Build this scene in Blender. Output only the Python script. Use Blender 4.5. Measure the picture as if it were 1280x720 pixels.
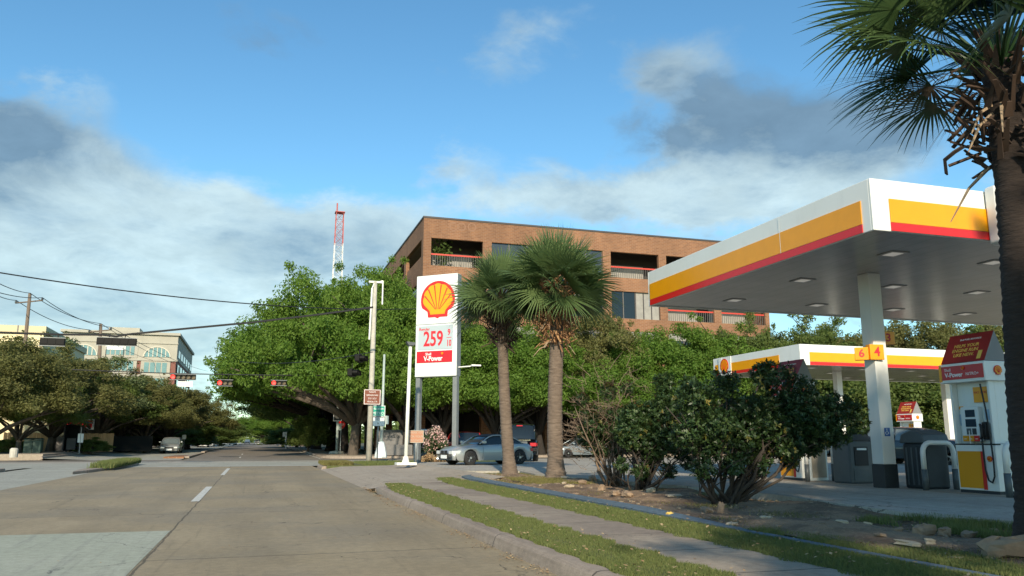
import bpy, math, random
import numpy as np
from mathutils import Vector, Matrix
for o in list(bpy.data.objects): bpy.data.objects.remove(o)
sc = bpy.context.scene; COL = sc.collection
RAD = math.radians
# ---------------------------------------------------------------- camera
FOC = 1000.0; CH = 1.3
TH = math.atan(.191); PS = math.atan(.322*math.cos(TH))
CF = Vector((math.sin(PS)*math.cos(TH), math.cos(PS)*math.cos(TH), math.sin(TH)))
CR = Vector((math.cos(PS), -math.sin(PS), 0)); CU = CR.cross(CF)
cam = bpy.data.cameras.new('camera'); camo = bpy.data.objects.new('camera', cam); COL.objects.link(camo)
cam.sensor_width = 36; cam.lens = 36*FOC/1280; cam.clip_end = 6000; cam.clip_start = .05
camo.location = (0, 0, CH)
camo.rotation_euler = Matrix((CR, CU, -CF)).transposed().to_euler()
sc.camera = camo
def ray(x, y): return CF+CR*((x-640)/FOC)+CU*((360-y)/FOC)
def G(x, y, z=0):
    d = ray(x, y); return Vector((0, 0, CH))+d*((z-CH)/d.z)
def onY(x, y, Y):
    d = ray(x, y); return Vector((0, 0, CH))+d*(Y/d.y)
def onX(x, y, X):
    d = ray(x, y); return Vector((0, 0, CH))+d*(X/d.x)
# ---------------------------------------------------------------- sky, sun, exposure
SUN_EL, SUN_AZ = 25.0, -15.0            # elevation, degrees from -Y towards +X
sd = Vector((math.sin(RAD(SUN_AZ))*math.cos(RAD(SUN_EL)), -math.cos(RAD(SUN_AZ))*math.cos(RAD(SUN_EL)), math.sin(RAD(SUN_EL))))
sl = bpy.data.lights.new('sun', 'SUN'); sl.energy = 3.1; sl.angle = RAD(1.2); sl.color = (1, .86, .66)
slo = bpy.data.objects.new('sun', sl); COL.objects.link(slo); slo.rotation_euler = sd.to_track_quat('Z', 'Y').to_euler()
slo.location = (0, 0, 60)
w = bpy.data.worlds.new('World'); sc.world = w; w.use_nodes = True
nt = w.node_tree; N = nt.nodes; L = nt.links; N.clear()
def nd(t, **k):
    n = N.new(t)
    for a, b in k.items(): setattr(n, a, b)
    return n
def mth(op, a, b=None, c=None, clamp=False):
    n = nd('ShaderNodeMath', operation=op); n.use_clamp = clamp
    for i, v in enumerate((a, b, c)):
        if v is None: continue
        if isinstance(v, (int, float)): n.inputs[i].default_value = v
        else: L.new(v, n.inputs[i])
    return n.outputs[0]
sky = nd('ShaderNodeTexSky', sky_type='NISHITA'); sky.sun_disc = False
sky.sun_elevation = RAD(SUN_EL); sky.sun_rotation = math.atan2(sd.x, sd.y)
sky.air_density = 1.0; sky.dust_density = .35; sky.ozone_density = 3.0; sky.altitude = 0
tc = nd('ShaderNodeTexCoord'); sep = nd('ShaderNodeSeparateXYZ'); L.new(tc.outputs['Generated'], sep.inputs[0])
X_, Y_, Z_ = sep.outputs
az = mth('ARCTAN2', X_, Y_); el = mth('ARCSINE', Z_)
zz = mth('ADD', mth('MAXIMUM', Z_, 0), .25)
cmb = nd('ShaderNodeCombineXYZ'); L.new(mth('DIVIDE', X_, zz), cmb.inputs[0]); L.new(mth('DIVIDE', Y_, zz), cmb.inputs[1]); cmb.inputs[2].default_value = 3.7
def noise(vec, scale, detail, rough, dist=0.0):
    n = nd('ShaderNodeTexNoise'); n.inputs['Scale'].default_value = scale; n.inputs['Detail'].default_value = detail
    n.inputs['Roughness'].default_value = rough; n.inputs['Distortion'].default_value = dist; L.new(vec, n.inputs['Vector']); return n.outputs[0]
n1 = noise(cmb.outputs[0], 2.6, 9, .62, .3); n2 = noise(cmb.outputs[0], 6.5, 8, .6, .2); n3 = noise(tc.outputs['Generated'], 7.0, 8, .6, .5)
wz = mth('SUBTRACT', n1, .5); wz2 = mth('SUBTRACT', n2, .5)
azw = mth('ADD', az, mth('MULTIPLY', wz2, .10)); elw = mth('ADD', el, mth('MULTIPLY', wz, .07))
def blobs(lst):
    tot = None
    for (px, py, rx, ry, wt) in lst:
        d = ray(px, py).normalized(); a0 = math.atan2(d.x, d.y); e0 = math.asin(d.z)
        k = 1/math.hypot(1, (px-640)/1000)
        u = mth('DIVIDE', mth('SUBTRACT', azw, a0), rx*.001*k*k/ max(.5, math.cos(e0)) )
        v = mth('DIVIDE', mth('SUBTRACT', elw, e0), ry*.001*k)
        q = mth('MULTIPLY', mth('POWER', 2.718, mth('MULTIPLY', mth('ADD', mth('MULTIPLY', u, u), mth('MULTIPLY', v, v)), -1)), wt)
        tot = q if tot is None else mth('ADD', tot, q)
    return tot
LIGHT = [(230, 440, 420, 75, 1.1), (-100, 420, 300, 90, .9), (980, 400, 260, 60, .8), (170, 262, 190, 55, 1.0), (330, 285, 170, 42, .9), (480, 275, 70, 35, .6), (90, 130, 60, 42, .42), (40, 330, 260, 90, .8), (300, 370, 300, 60, .8),
         (715, 240, 115, 36, .95), (600, 262, 70, 22, .5), (120, 110, 50, 40, .4), (660, 190, 60, 30, .3), (790, 110, 60, 40, .35), (860, 245, 130, 35, .8), (1010, 235, 130, 45, .8), (760, 45, 130, 45, .55), (850, 80, 50, 30, .6), (578, 205, 42, 48, .62),
         (900, 30, 60, 30, .25), (600, 70, 80, 60, .22), (950, 300, 260, 60, .6), (-200, 300, 250, 120, 1.0), (1400, 260, 200, 80, .8)]
DARK = [(45, 190, 120, 50, 1.5), (-60, 200, 110, 80, 1.5), (70, 300, 110, 32, .8), (430, 310, 90, 40, .75), (300, 330, 80, 22, .4), (560, 330, 90, 30, .3),
        (905, 150, 125, 58, 1.2), (1010, 180, 150, 48, 1.1), (1080, 140, 90, 60, .7), (880, 270, 60, 20, .35), (370, 35, 75, 38, .5), (290, 270, 26, 22, .5), (560, 40, 120, 60, .2)]
lg = blobs(LIGHT); dk = blobs(DARK)
tex = mth('ADD', mth('MULTIPLY', n2, .8), mth('MULTIPLY', n3, .7))
tot = mth('ADD', lg, dk)
dens = mth('MULTIPLY', mth('SUBTRACT', mth('ADD', tot, mth('MULTIPLY', mth('SUBTRACT', tex, .75), 1.9)), .36), 1.1, clamp=True)
sm = nd('ShaderNodeMapRange', interpolation_type='SMOOTHSTEP'); L.new(dens, sm.inputs[0]); densS = sm.outputs[0]
densF = mth('MULTIPLY', densS, .82)
dkn = mth('MULTIPLY', mth('DIVIDE', dk, mth('ADD', tot, .12)), 1.0, clamp=True)
shade = mth('ADD', mth('MULTIPLY', dkn, .95), mth('MULTIPLY', mth('SUBTRACT', mth('ADD', mth('MULTIPLY', n1, .6), mth('MULTIPLY', n2, .4)), .47), 4.2), clamp=True)
cc = nd('ShaderNodeMix', data_type='RGBA'); L.new(shade, cc.inputs[0])
cc.inputs['A'].default_value = (.40, .49, .495, 1); cc.inputs['B'].default_value = (.110, .165, .215, 1)
SKYK = .148
hs = nd('ShaderNodeHueSaturation'); hs.inputs['Saturation'].default_value = 1.12; hs.inputs['Value'].default_value = 1.0; L.new(sky.outputs[0], hs.inputs['Color'])
skm = nd('ShaderNodeMix', data_type='RGBA', blend_type='MULTIPLY'); skm.inputs[0].default_value = 1; L.new(hs.outputs[0], skm.inputs['A'])
skm.inputs['B'].default_value = (.60, .72, .655, 1)
ccs = nd('ShaderNodeVectorMath', operation='SCALE'); L.new(cc.outputs['Result'], ccs.inputs[0]); L.new(mth('MULTIPLY', mth('ADD', mth('MULTIPLY', n2, .9), .50), 1/SKYK*.90), ccs.inputs['Scale'])
mx = nd('ShaderNodeMix', data_type='RGBA'); L.new(densF, mx.inputs[0]); L.new(skm.outputs['Result'], mx.inputs['A']); L.new(ccs.outputs[0], mx.inputs['B'])
bg = nd('ShaderNodeBackground'); L.new(mx.outputs['Result'], bg.inputs[0]); bg.inputs[1].default_value = SKYK
wo = nd('ShaderNodeOutputWorld'); L.new(bg.outputs[0], wo.inputs[0])
sc.view_settings.view_transform = 'Standard'; sc.view_settings.look = 'None'; sc.view_settings.gamma = 1
sc.view_settings.use_curve_mapping = False; sc.view_settings.exposure = 0.98
sc.cycles.max_bounces = 6; sc.cycles.transparent_max_bounces = 8; sc.cycles.diffuse_bounces = 3
sc.cycles.use_denoising = True
# ---------------------------------------------------------------- materials
def mat(name, col, rough=.8, metal=0, spec=.5, emit=None, es=0, vary=0, vscale=3.0, bump=0, bscale=20, transl=0, coat=0, vcol=None, detail=6, stretch=None, attr=None):
    m = bpy.data.materials.new(name); m.use_nodes = True; t = m.node_tree; p = t.nodes['Principled BSDF']; out = t.nodes['Material Output']
    def n(tp): return t.nodes.new(tp)
    p.inputs['Base Color'].default_value = (*col, 1); p.inputs['Roughness'].default_value = rough; p.inputs['Metallic'].default_value = metal
    p.inputs['Specular IOR Level'].default_value = spec
    if coat: p.inputs['Coat Weight'].default_value = coat; p.inputs['Coat Roughness'].default_value = .05
    if emit: p.inputs['Emission Color'].default_value = (*emit, 1); p.inputs['Emission Strength'].default_value = es
    vec = None
    if vary or bump:
        g = n('ShaderNodeTexCoord'); vec = g.outputs['Object']
        if stretch:
            mp = n('ShaderNodeMapping'); mp.inputs['Scale'].default_value = stretch; t.links.new(vec, mp.inputs[0]); vec = mp.outputs[0]
    last = None
    if vary:
        a = n('ShaderNodeTexNoise'); a.inputs['Scale'].default_value = vscale; a.inputs['Detail'].default_value = detail; a.inputs['Roughness'].default_value = .65
        t.links.new(vec, a.inputs['Vector'])
        r = n('ShaderNodeMapRange'); r.inputs[1].default_value = .3; r.inputs[2].default_value = .7; t.links.new(a.outputs[0], r.inputs[0])
        x = n('ShaderNodeMix'); x.data_type = 'RGBA'; t.links.new(r.outputs[0], x.inputs[0])
        c2 = vcol or tuple(c*(1-vary) for c in col)
        c1 = col if vcol else tuple(min(1, c*(1+vary)) for c in col)
        x.inputs['A'].default_value = (*c1, 1); x.inputs['B'].default_value = (*c2, 1); last = x.outputs['Result']
    if attr:                                             # per-leaf tint written on the mesh
        at = n('ShaderNodeAttribute'); at.attribute_name = 'tint'
        x = n('ShaderNodeMix'); x.data_type = 'RGBA'; t.links.new(at.outputs['Fac'], x.inputs[0])
        if last is not None:
            y = n('ShaderNodeMix'); y.data_type = 'RGBA'; y.inputs[0].default_value = .55; t.links.new(last, y.inputs['A']); t.links.new(x.outputs['Result'], y.inputs['B'])
            res = y.outputs['Result']
        else: res = x.outputs['Result']
        x.inputs['A'].default_value = (*col, 1); x.inputs['B'].default_value = (*attr, 1); last = res
    if last is not None: t.links.new(last, p.inputs['Base Color'])
    if bump:
        b = n('ShaderNodeTexNoise'); b.inputs['Scale'].default_value = bscale; b.inputs['Detail'].default_value = 5; t.links.new(vec, b.inputs['Vector'])
        bb = n('ShaderNodeBump'); bb.inputs['Strength'].default_value = bump; bb.inputs['Distance'].default_value = .02
        t.links.new(b.outputs[0], bb.inputs['Height']); t.links.new(bb.outputs[0], p.inputs['Normal'])
    if transl:
        tr = n('ShaderNodeBsdfTranslucent'); mxs = n('ShaderNodeMixShader'); mxs.inputs[0].default_value = transl
        if last is not None: t.links.new(last, tr.inputs[0])
        else: tr.inputs[0].default_value = (*col, 1)
        t.links.new(p.outputs[0], mxs.inputs[1]); t.links.new(tr.outputs[0], mxs.inputs[2]); t.links.new(mxs.outputs[0], out.inputs[0])
    return m
class NT:                                                # tiny node helper for hand-written materials
    def __init__(s, name, rough=.85):
        s.m = bpy.data.materials.new(name); s.m.use_nodes = True; s.t = s.m.node_tree; s.p = s.t.nodes['Principled BSDF']
        s.p.inputs['Roughness'].default_value = rough; s.g = s.t.nodes.new('ShaderNodeTexCoord').outputs['Object']
    def link(s, a, b): s.t.links.new(a, b)
    def noise(s, scale, detail=6, rough=.6, stretch=None, dist=0):
        v = s.g
        if stretch:
            mp = s.t.nodes.new('ShaderNodeMapping'); mp.inputs['Scale'].default_value = stretch; s.link(v, mp.inputs[0]); v = mp.outputs[0]
        a = s.t.nodes.new('ShaderNodeTexNoise'); a.inputs['Scale'].default_value = scale; a.inputs['Detail'].default_value = detail; a.inputs['Roughness'].default_value = rough
        a.inputs['Distortion'].default_value = dist; s.link(v, a.inputs['Vector']); return a.outputs[0]
    def rng(s, v, a, b, c=0., d=1.):
        r = s.t.nodes.new('ShaderNodeMapRange'); r.interpolation_type = 'SMOOTHSTEP'
        for i, q in enumerate((a, b, c, d)): r.inputs[i+1].default_value = q
        s.link(v, r.inputs[0]); return r.outputs[0]
    def mix(s, f, a, b, mode='MIX'):
        x = s.t.nodes.new('ShaderNodeMix'); x.data_type = 'RGBA'; x.blend_type = mode
        for k, v in ((0, f), ('A', a), ('B', b)):
            if isinstance(v, (int, float)): x.inputs[k].default_value = v
            elif isinstance(v, tuple): x.inputs[k].default_value = (*v, 1)
            else: s.link(v, x.inputs[k])
        return x.outputs['Result']
    def math(s, op, a, b=None):
        n = s.t.nodes.new('ShaderNodeMath'); n.operation = op
        for i, v in enumerate((a, b)):
            if v is None: continue
            if isinstance(v, (int, float)): n.inputs[i].default_value = v
            else: s.link(v, n.inputs[i])
        return n.outputs[0]
    def xyz(s):
        q = s.t.nodes.new('ShaderNodeSeparateXYZ'); s.link(s.g, q.inputs[0]); return q.outputs
    def done(s, col, bump=None, bs=.3, dist=.01):
        s.link(col, s.p.inputs['Base Color'])
        if bump is not None:
            bb = s.t.nodes.new('ShaderNodeBump'); bb.inputs['Strength'].default_value = bs; bb.inputs['Distance'].default_value = dist
            s.link(bump, bb.inputs['Height']); s.link(bb.outputs[0], s.p.inputs['Normal'])
        return s.m
def line_mask(s, coord, at, half):                       # 1 on a line coord == at
    return s.math('LESS_THAN', s.math('ABSOLUTE', s.math('SUBTRACT', coord, at)), half)
def concrete(name, c1, c2, stain, joint=None, jx=None, rough=.85, stretch=(1, 1, 1), tint=None, grain=.5, tracks=False):
    s = NT(name, rough); x, y, z = s.xyz()
    a = s.noise(.55, 8, .65, stretch); b = s.noise(9, 6, .7); c = s.noise(75, 3, .7); d = s.noise(1.1, 7, .7, (3.2, .12, 1), 1.2)
    col = s.mix(s.rng(a, .35, .66), c1, c2)
    if tint: col = s.mix(s.rng(s.noise(.23, 5, .6), .42, .62), col, tint)
    col = s.mix(s.rng(d, .52, .72, 0, .5), col, stain)
    if tracks:                                           # oil line and polished wheel paths along each lane
        wv = s.math('ABSOLUTE', s.math('SINE', s.math('MULTIPLY', s.math('ADD', x, 1.08), 3.14159/2.0)))
        col = s.mix(s.math('MULTIPLY', s.rng(wv, .55, 1.0, 0, .38), s.rng(s.noise(.9, 6, .6, (1, .15, 1)), .35, .65)), col, stain)
        sp = s.noise(2.3, 4, .5); col = s.mix(s.rng(sp, .70, .76, 0, .55), col, tuple(q*.45 for q in stain))
        rp = s.noise(.42, 3, .4, (1.0, .35, 1)); col = s.mix(s.rng(rp, .60, .615, 0, .35), col, tuple(q*1.25 for q in stain))
    g = s.mix(c, (1-grain,)*3, (1+grain*.9,)*3); col = s.mix(1.0, col, g, 'MULTIPLY')
    g2 = s.mix(s.rng(b, .3, .7), (.86,)*3, (1.12,)*3); col = s.mix(1.0, col, g2, 'MULTIPLY')
    wob = s.math('MULTIPLY', s.math('SUBTRACT', s.noise(1.3, 6, .7), .5), .10)
    if joint:
        f = s.math('MODULO', s.math('ADD', s.math('ADD', y, wob), 600.0), joint)
        col = s.mix(s.math('MULTIPLY', s.math('LESS_THAN', f, .032), .8), col, tuple(q*.35 for q in stain))
    for q in (jx or []):
        col = s.mix(s.math('MULTIPLY', line_mask(s, s.math('ADD', x, wob), q, .014), .75), col, tuple(v*.3 for v in stain))
    vor = s.t.nodes.new('ShaderNodeTexVoronoi'); vor.feature = 'DISTANCE_TO_EDGE'; vor.inputs['Scale'].default_value = .28
    mpv = s.t.nodes.new('ShaderNodeVectorMath'); mpv.operation = 'ADD'; s.link(s.g, mpv.inputs[0])
    nz = s.t.nodes.new('ShaderNodeTexNoise'); nz.inputs['Scale'].default_value = 1.7; nz.inputs['Detail'].default_value = 7; s.link(s.g, nz.inputs['Vector'])
    s.link(nz.outputs['Color'], mpv.inputs[1]); s.link(mpv.outputs[0], vor.inputs['Vector'])
    crack = s.math('MULTIPLY', s.math('LESS_THAN', vor.outputs[0], .0035), s.rng(a, .46, .54, 0, .7))
    col = s.mix(crack, col, tuple(q*.25 for q in stain))
    return s.done(col, c, .35, .006)
M = {}
M['road'] = concrete('road concrete', (.275, .218, .130), (.32, .256, .158), (.17, .135, .082), 6.1, [-1.08], tint=(.24, .20, .135), tracks=True)
M['road_far'] = concrete('asphalt and tree shaded road', (.17, .145, .115), (.22, .19, .155), (.10, .09, .075), 12)  # on the road beyond, the dark tone stands in for tree shade
M['turn'] = concrete('pale concrete', (.30, .295, .24), (.36, .35, .29), (.19, .18, .16), 5.0)
M['patch'] = concrete('new concrete patch', (.32, .335, .255), (.36, .37, .29), (.2, .2, .175), None, grain=.3)
M['walk'] = concrete('pavement concrete', (.31, .255, .19), (.355, .295, .225), (.16, .13, .095), 1.52, tint=(.23, .185, .145))
M['drive'] = concrete('driveway concrete', (.325, .27, .205), (.37, .315, .245), (.2, .165, .13), 3.0)
M['lot'] = concrete('forecourt concrete', (.32, .29, .235), (.38, .35, .29), (.15, .13, .105), 4.6, [11.2, 15.8, 20.4, 25.0])
M['kerb'] = concrete('kerb concrete', (.27, .215, .165), (.32, .26, .205), (.11, .085, .065), 3.05)
M['bluekerb'] = mat('worn blue grey paint on concrete', (.085, .125, .155), .8, vary=.35, vscale=9, bump=.4)
M['soil'] = None
s = NT('bare soil', .95); a = s.noise(1.4, 9, .68); b = s.noise(14, 6, .7); c = s.noise(60, 3, .7)
col = s.mix(s.rng(a, .38, .62), (.085, .06, .042), (.19, .135, .09)); col = s.mix(s.rng(b, .52, .72, 0, .7), col, (.26, .2, .14))
col = s.mix(1, col, s.mix(c, (.5,)*3, (1.5,)*3), 'MULTIPLY'); M['soil'] = s.done(s.mix(1, col, (1.45, 1.35, 1.2), 'MULTIPLY'), b, .9, .04)
s = NT('verge ground', .95); a = s.noise(.35, 8, .65); b = s.noise(6, 6, .7)
col = s.mix(s.rng(a, .4, .6), (.06, .075, .03), (.12, .095, .06)); col = s.mix(1, col, s.mix(b, (.6,)*3, (1.4,)*3), 'MULTIPLY'); M['verge'] = s.done(col, b, .5, .03)
s = NT('lane paint', .7); a = s.noise(11, 7, .7)
M['paint'] = s.done(s.mix(s.rng(a, .5, .66), (.56, .55, .49), (.3, .26, .21)))
def white_paint(name, c=(.74, .76, .72), rough=.35, coat=0):
    s = NT(name, rough); a = s.noise(2.2, 7, .6, (1, 1, .25)); b = s.noise(.9, 4, .5)
    col = s.mix(s.rng(a, .5, .8, 0, .35), c, tuple(q*.72 for q in c)); col = s.mix(s.rng(b, .45, .7, 0, .15), col, (c[0]*.8, c[1]*.76, c[2]*.68)); return s.done(col)
M['white'] = white_paint('white enamel'); M['whitecol'] = white_paint('white painted steel', (.70, .70, .66), .45)
M['yellow'] = mat('yellow enamel', (.82, .335, .003), .32, vary=.04); M['red'] = mat('red enamel', (.62, .018, .015), .3, vary=.05)
M['redtext'] = mat('red vinyl', (.55, .02, .03), .5); M['whitetext'] = mat('white vinyl', (.8, .8, .78), .5); M['yellowtext'] = mat('gold vinyl', (.75, .5, .1), .5)
M['signwhite'] = mat('white sign plastic', (.68, .72, .70), .4, vary=.03, vscale=1.5)
M['pricebg'] = mat('price panel', (.40, .47, .49), .35)
M['signred'] = mat('red sign face', (.5, .012, .02), .35)
M['soffit'] = None
s = NT('soffit panels', .22); x, y, z = s.xyz(); f = s.math('MODULO', s.math('ADD', x, 100.0), .4)
n0 = s.noise(1.2, 5, .6); col = s.mix(s.math('LESS_THAN', f, .018), s.mix(s.rng(n0, .3, .7), (.30, .295, .27), (.36, .35, .325)), (.24, .235, .22))
M['soffit'] = s.done(col, s.math('PINGPONG', x, .2), .12, .01)
M['darkgrey'] = mat('charcoal paint', (.022, .028, .032), .55, vary=.2); M['midgrey'] = mat('grey plastic', (.075, .088, .092), .5, vary=.15)
M['black'] = mat('black rubber', (.012, .012, .013), .6); M['blackgloss'] = mat('black gloss', (.008, .008, .009), .12)
M['steel'] = mat('galvanised steel', (.33, .35, .35), .45, .6, vary=.15, vscale=6); M['sidegrey'] = mat('grey metal cladding', (.20, .215, .215), .5, .2, vary=.1)
M['lens'] = mat('lamp diffuser', (.62, .6, .55), .3, emit=(1, .93, .8), es=.10); M['yellowpanel'] = mat('pump yellow', (.72, .30, .003), .35); M['fitting'] = mat('light fitting rim', (.27, .265, .245), .4); M['screen'] = mat('dark screen', (.03, .05, .07), .1)
M['stickers'] = mat('pale blue sticker', (.35, .48, .6), .5); M['blue'] = mat('blue sign', (.02, .09, .3), .4)
M['maroon'] = mat('deep red vinyl', (.30, .02, .018), .5, vary=.12); M['gable'] = mat('grey gable board', (.20, .20, .195), .6)
s = NT('orange brick', .9); br = s.t.nodes.new('ShaderNodeTexBrick'); br.inputs['Scale'].default_value = 1.0
br.inputs['Brick Width'].default_value = .42; br.inputs['Row Height'].default_value = .15; br.inputs['Mortar Size'].default_value = .018
x, y, z = s.xyz(); cb = s.t.nodes.new('ShaderNodeCombineXYZ'); s.link(s.math('ADD', x, y), cb.inputs[0]); s.link(z, cb.inputs[1]); s.link(cb.outputs[0], br.inputs['Vector'])
br.inputs['Color1'].default_value = (.26, .122, .058, 1); br.inputs['Color2'].default_value = (.19, .086, .043, 1); br.inputs['Mortar'].default_value = (.27, .17, .11, 1)
col = s.mix(1, br.outputs[0], s.mix(s.rng(s.noise(.22, 8, .7, (1, 1, .35)), .3, .7), (.74,)*3, (1.16,)*3), 'MULTIPLY'); M['brick'] = s.done(col)
M['ghost'] = mat('faded sign ghost', (.235, .13, .08), .9)
M['beam'] = mat('pale concrete beam', (.42, .36, .28), .8, vary=.1); M['glassdark'] = mat('dark window glass', (.008, .010, .012), .08, 0, .6)
M['glassgrey'] = mat('grey tinted glass', (.035, .038, .038), .12, 0, .8, vary=.2, vscale=.4); M['curtain'] = mat('drawn blinds', (.27, .26, .235), .8, vary=.15, vscale=2)
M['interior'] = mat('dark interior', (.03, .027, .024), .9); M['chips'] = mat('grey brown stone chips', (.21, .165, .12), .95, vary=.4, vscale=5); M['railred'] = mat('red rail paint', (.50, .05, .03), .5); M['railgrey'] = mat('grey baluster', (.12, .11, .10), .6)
M['roofedge'] = mat('dark roof flashing', (.05, .045, .045), .6)
M['cream'] = mat('cream stucco', (.36, .345, .285), .9, vary=.08, vscale=.6); M['redbrick'] = mat('dull red brick', (.20, .085, .065), .9, vary=.18, vscale=2)
M['glassteal'] = mat('teal window glass', (.10, .21, .22), .15, 0, .8, vary=.2, vscale=.5); M['mullion'] = mat('pale mullion', (.5, .47, .38), .6)
M['creamwall'] = mat('yellow stucco wall', (.72, .62, .38), .9, vary=.06); M['greyroof'] = mat('grey roof', (.16, .155, .15), .8, vary=.15)
M['wood'] = mat('cedar fence boards', (.50, .29, .13), .8, vary=.3, vscale=3, stretch=(7, 7, .4)); M['darkfence'] = mat('dark mesh fence', (.008, .010, .010), .8, spec=.2)
M['pole'] = mat('weathered timber pole', (.15, .115, .085), .9, vary=.3, vscale=5, stretch=(5, 5, .4), bump=.3); M['concpole'] = mat('pale concrete pole', (.42, .40, .34), .85, vary=.2, vscale=3)
M['palepole'] = mat('pale green painted pole', (.34, .40, .37), .6, vary=.12); M['whitepole'] = mat('white painted pole', (.75, .75, .68), .5, vary=.08)
M['wire'] = mat('black cable', (.015, .015, .016), .6); M['brown'] = mat('brown sign face', (.17, .045, .02), .5); M['tan'] = mat('tan sign face', (.40, .19, .11), .5)
M['green'] = mat('green sign face', (.01, .30, .20), .4); M['sigblack'] = mat('signal housing', (.004, .004, .004), .6, spec=.2); M['sigred'] = mat('lit red lens', (.8, .02, .02), .4, emit=(1, .03, .02), es=2.2)
M['sigoff'] = mat('unlit lens', (.10, .07, .03), .3); M['towerred'] = mat('red tower steel', (.42, .10, .09), .7); M['towerwhite'] = mat('white tower steel', (.62, .62, .60), .7)
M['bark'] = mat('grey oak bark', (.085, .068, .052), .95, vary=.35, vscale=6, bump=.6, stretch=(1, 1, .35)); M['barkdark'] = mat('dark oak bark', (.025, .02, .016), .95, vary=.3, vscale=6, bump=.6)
M['leafA'] = mat('bright oak leaves', (.10, .20, .020), .7, transl=.5, attr=(.21, .31, .045), vary=.3, vscale=.35)
M['leafB'] = mat('mid green leaves', (.095, .15, .028), .7, transl=.5, attr=(.20, .24, .06), vary=.3, vscale=.4)
M['leafC'] = mat('olive leaves', (.14, .15, .04), .7, transl=.5, attr=(.25, .235, .085), vary=.3, vscale=.4)
M['leafD'] = mat('pale young leaves', (.13, .17, .06), .65, transl=.4, attr=(.2, .24, .1), vary=.3, vscale=.4)
M['shrubleaf'] = mat('dark waxy shrub leaves', (.032, .066, .020), .45, transl=.25, attr=(.10, .145, .036), vary=.4, vscale=1.6)
M['shrubtip'] = mat('yellowing leaf rosettes', (.10, .11, .02), .5, transl=.2, attr=(.2, .16, .03)); M['shrubred'] = mat('reddish new leaves', (.15, .075, .04), .55, transl=.2, attr=(.09, .08, .025))
M['stem'] = mat('dark shrub stems', (.045, .035, .027), .95, vary=.3, vscale=8); M['twig'] = mat('dry grey twigs', (.16, .115, .08), .95, vary=.25)
M['palmleaf'] = mat('palm fronds', (.07, .125, .04), .45, transl=.32, attr=(.19, .255, .10), vary=.2, vscale=1.2)
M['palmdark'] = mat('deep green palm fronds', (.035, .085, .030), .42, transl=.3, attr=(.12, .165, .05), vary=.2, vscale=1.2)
M['palmtrunk'] = mat('ringed palm trunk', (.19, .145, .11), .95, vary=.45, vscale=2.2, bump=1.0, bscale=3, stretch=(2.0, 2.0, 9), vcol=(.085, .062, .046)); M['palmtrunkshade'] = mat('shade toned palm trunk', (.026, .018, .014), .95, vary=.4, vscale=2.5, bump=1.0, bscale=4, stretch=(2.5, 2.5, 9))  # shade on the near trunk is put into its darker colour
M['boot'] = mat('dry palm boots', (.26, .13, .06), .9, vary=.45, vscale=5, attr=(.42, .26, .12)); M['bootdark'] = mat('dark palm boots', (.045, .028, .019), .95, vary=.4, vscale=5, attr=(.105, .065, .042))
M['deadfrond'] = mat('dead pale frond', (.35, .26, .17), .9)
M['grass'] = mat('lawn grass', (.115, .155, .038), .8, transl=.3, attr=(.24, .23, .085), vary=.4, vscale=1.6, vcol=(.075, .105, .028)); M['drygrass'] = mat('dry grass', (.12, .12, .03), .85, transl=.2, attr=(.26, .2, .08), vary=.3, vscale=2)
M['turf'] = mat('turf soil', (.085, .095, .03), .95, vary=.3, vscale=6, bump=.5); M['litter'] = mat('dead leaf litter', (.26, .15, .07), .9, attr=(.42, .31, .17))
M['rock'] = mat('tan field stone', (.25, .175, .115), .9, vary=.35, vscale=4, bump=.8, bscale=9); M['rockpale'] = mat('pale limestone', (.42, .34, .24), .9, vary=.2, vscale=4, bump=.7, bscale=9)
M['rockyellow'] = mat('yellow stone', (.62, .42, .10), .9, vary=.15, vscale=6, bump=.5); M['petal'] = mat('pink white blossom', (.62, .47, .42), .7, transl=.2, attr=(.55, .3, .27))
M['flowerleaf'] = mat('oleander leaves', (.05, .085, .025), .6, transl=.25, attr=(.1, .12, .05), vary=.3)
M['silver'] = mat('silver car paint', (.34, .36, .355), .3, .45, coat=.6); M['silver2'] = mat('pale silver car paint', (.24, .28, .295), .32, .45, coat=.6); M['carblack'] = mat('black car paint', (.004, .004, .006), .25, coat=.5)
M['carred'] = mat('red car paint', (.5, .02, .015), .25, coat=1); M['cargrey'] = mat('grey car paint', (.05, .058, .062), .3, .4, coat=.8); M['carwhite'] = mat('white car paint', (.75, .75, .73), .3, coat=.8)
M['glass'] = mat('car glass', (.012, .018, .022), .06, 0, .6); M['glasslight'] = mat('windscreen glass', (.12, .15, .16), .05, 0, 1.0); M['tyre'] = mat('tyre rubber', (.015, .015, .015), .85); M['rim'] = mat('alloy rim', (.5, .5, .5), .3, .8)
M['headlamp'] = mat('headlamp lens', (.55, .58, .58), .1, 0, .9); M['taillamp'] = mat('tail lamp', (.45, .02, .03), .25); M['plate'] = mat('licence plate', (.7, .72, .72), .5); M['chrome'] = mat('chrome', (.6, .6, .6), .15, 1)
M['softtop'] = mat('black fabric roof', (.012, .013, .015), .8); M['amber'] = mat('amber lamp', (.7, .25, .03), .4); M['greenbin'] = mat('dark green bin', (.012, .045, .032), .5, vary=.2)
M['billboard'] = mat('cream parapet panel', (.55, .48, .31), .8)
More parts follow.
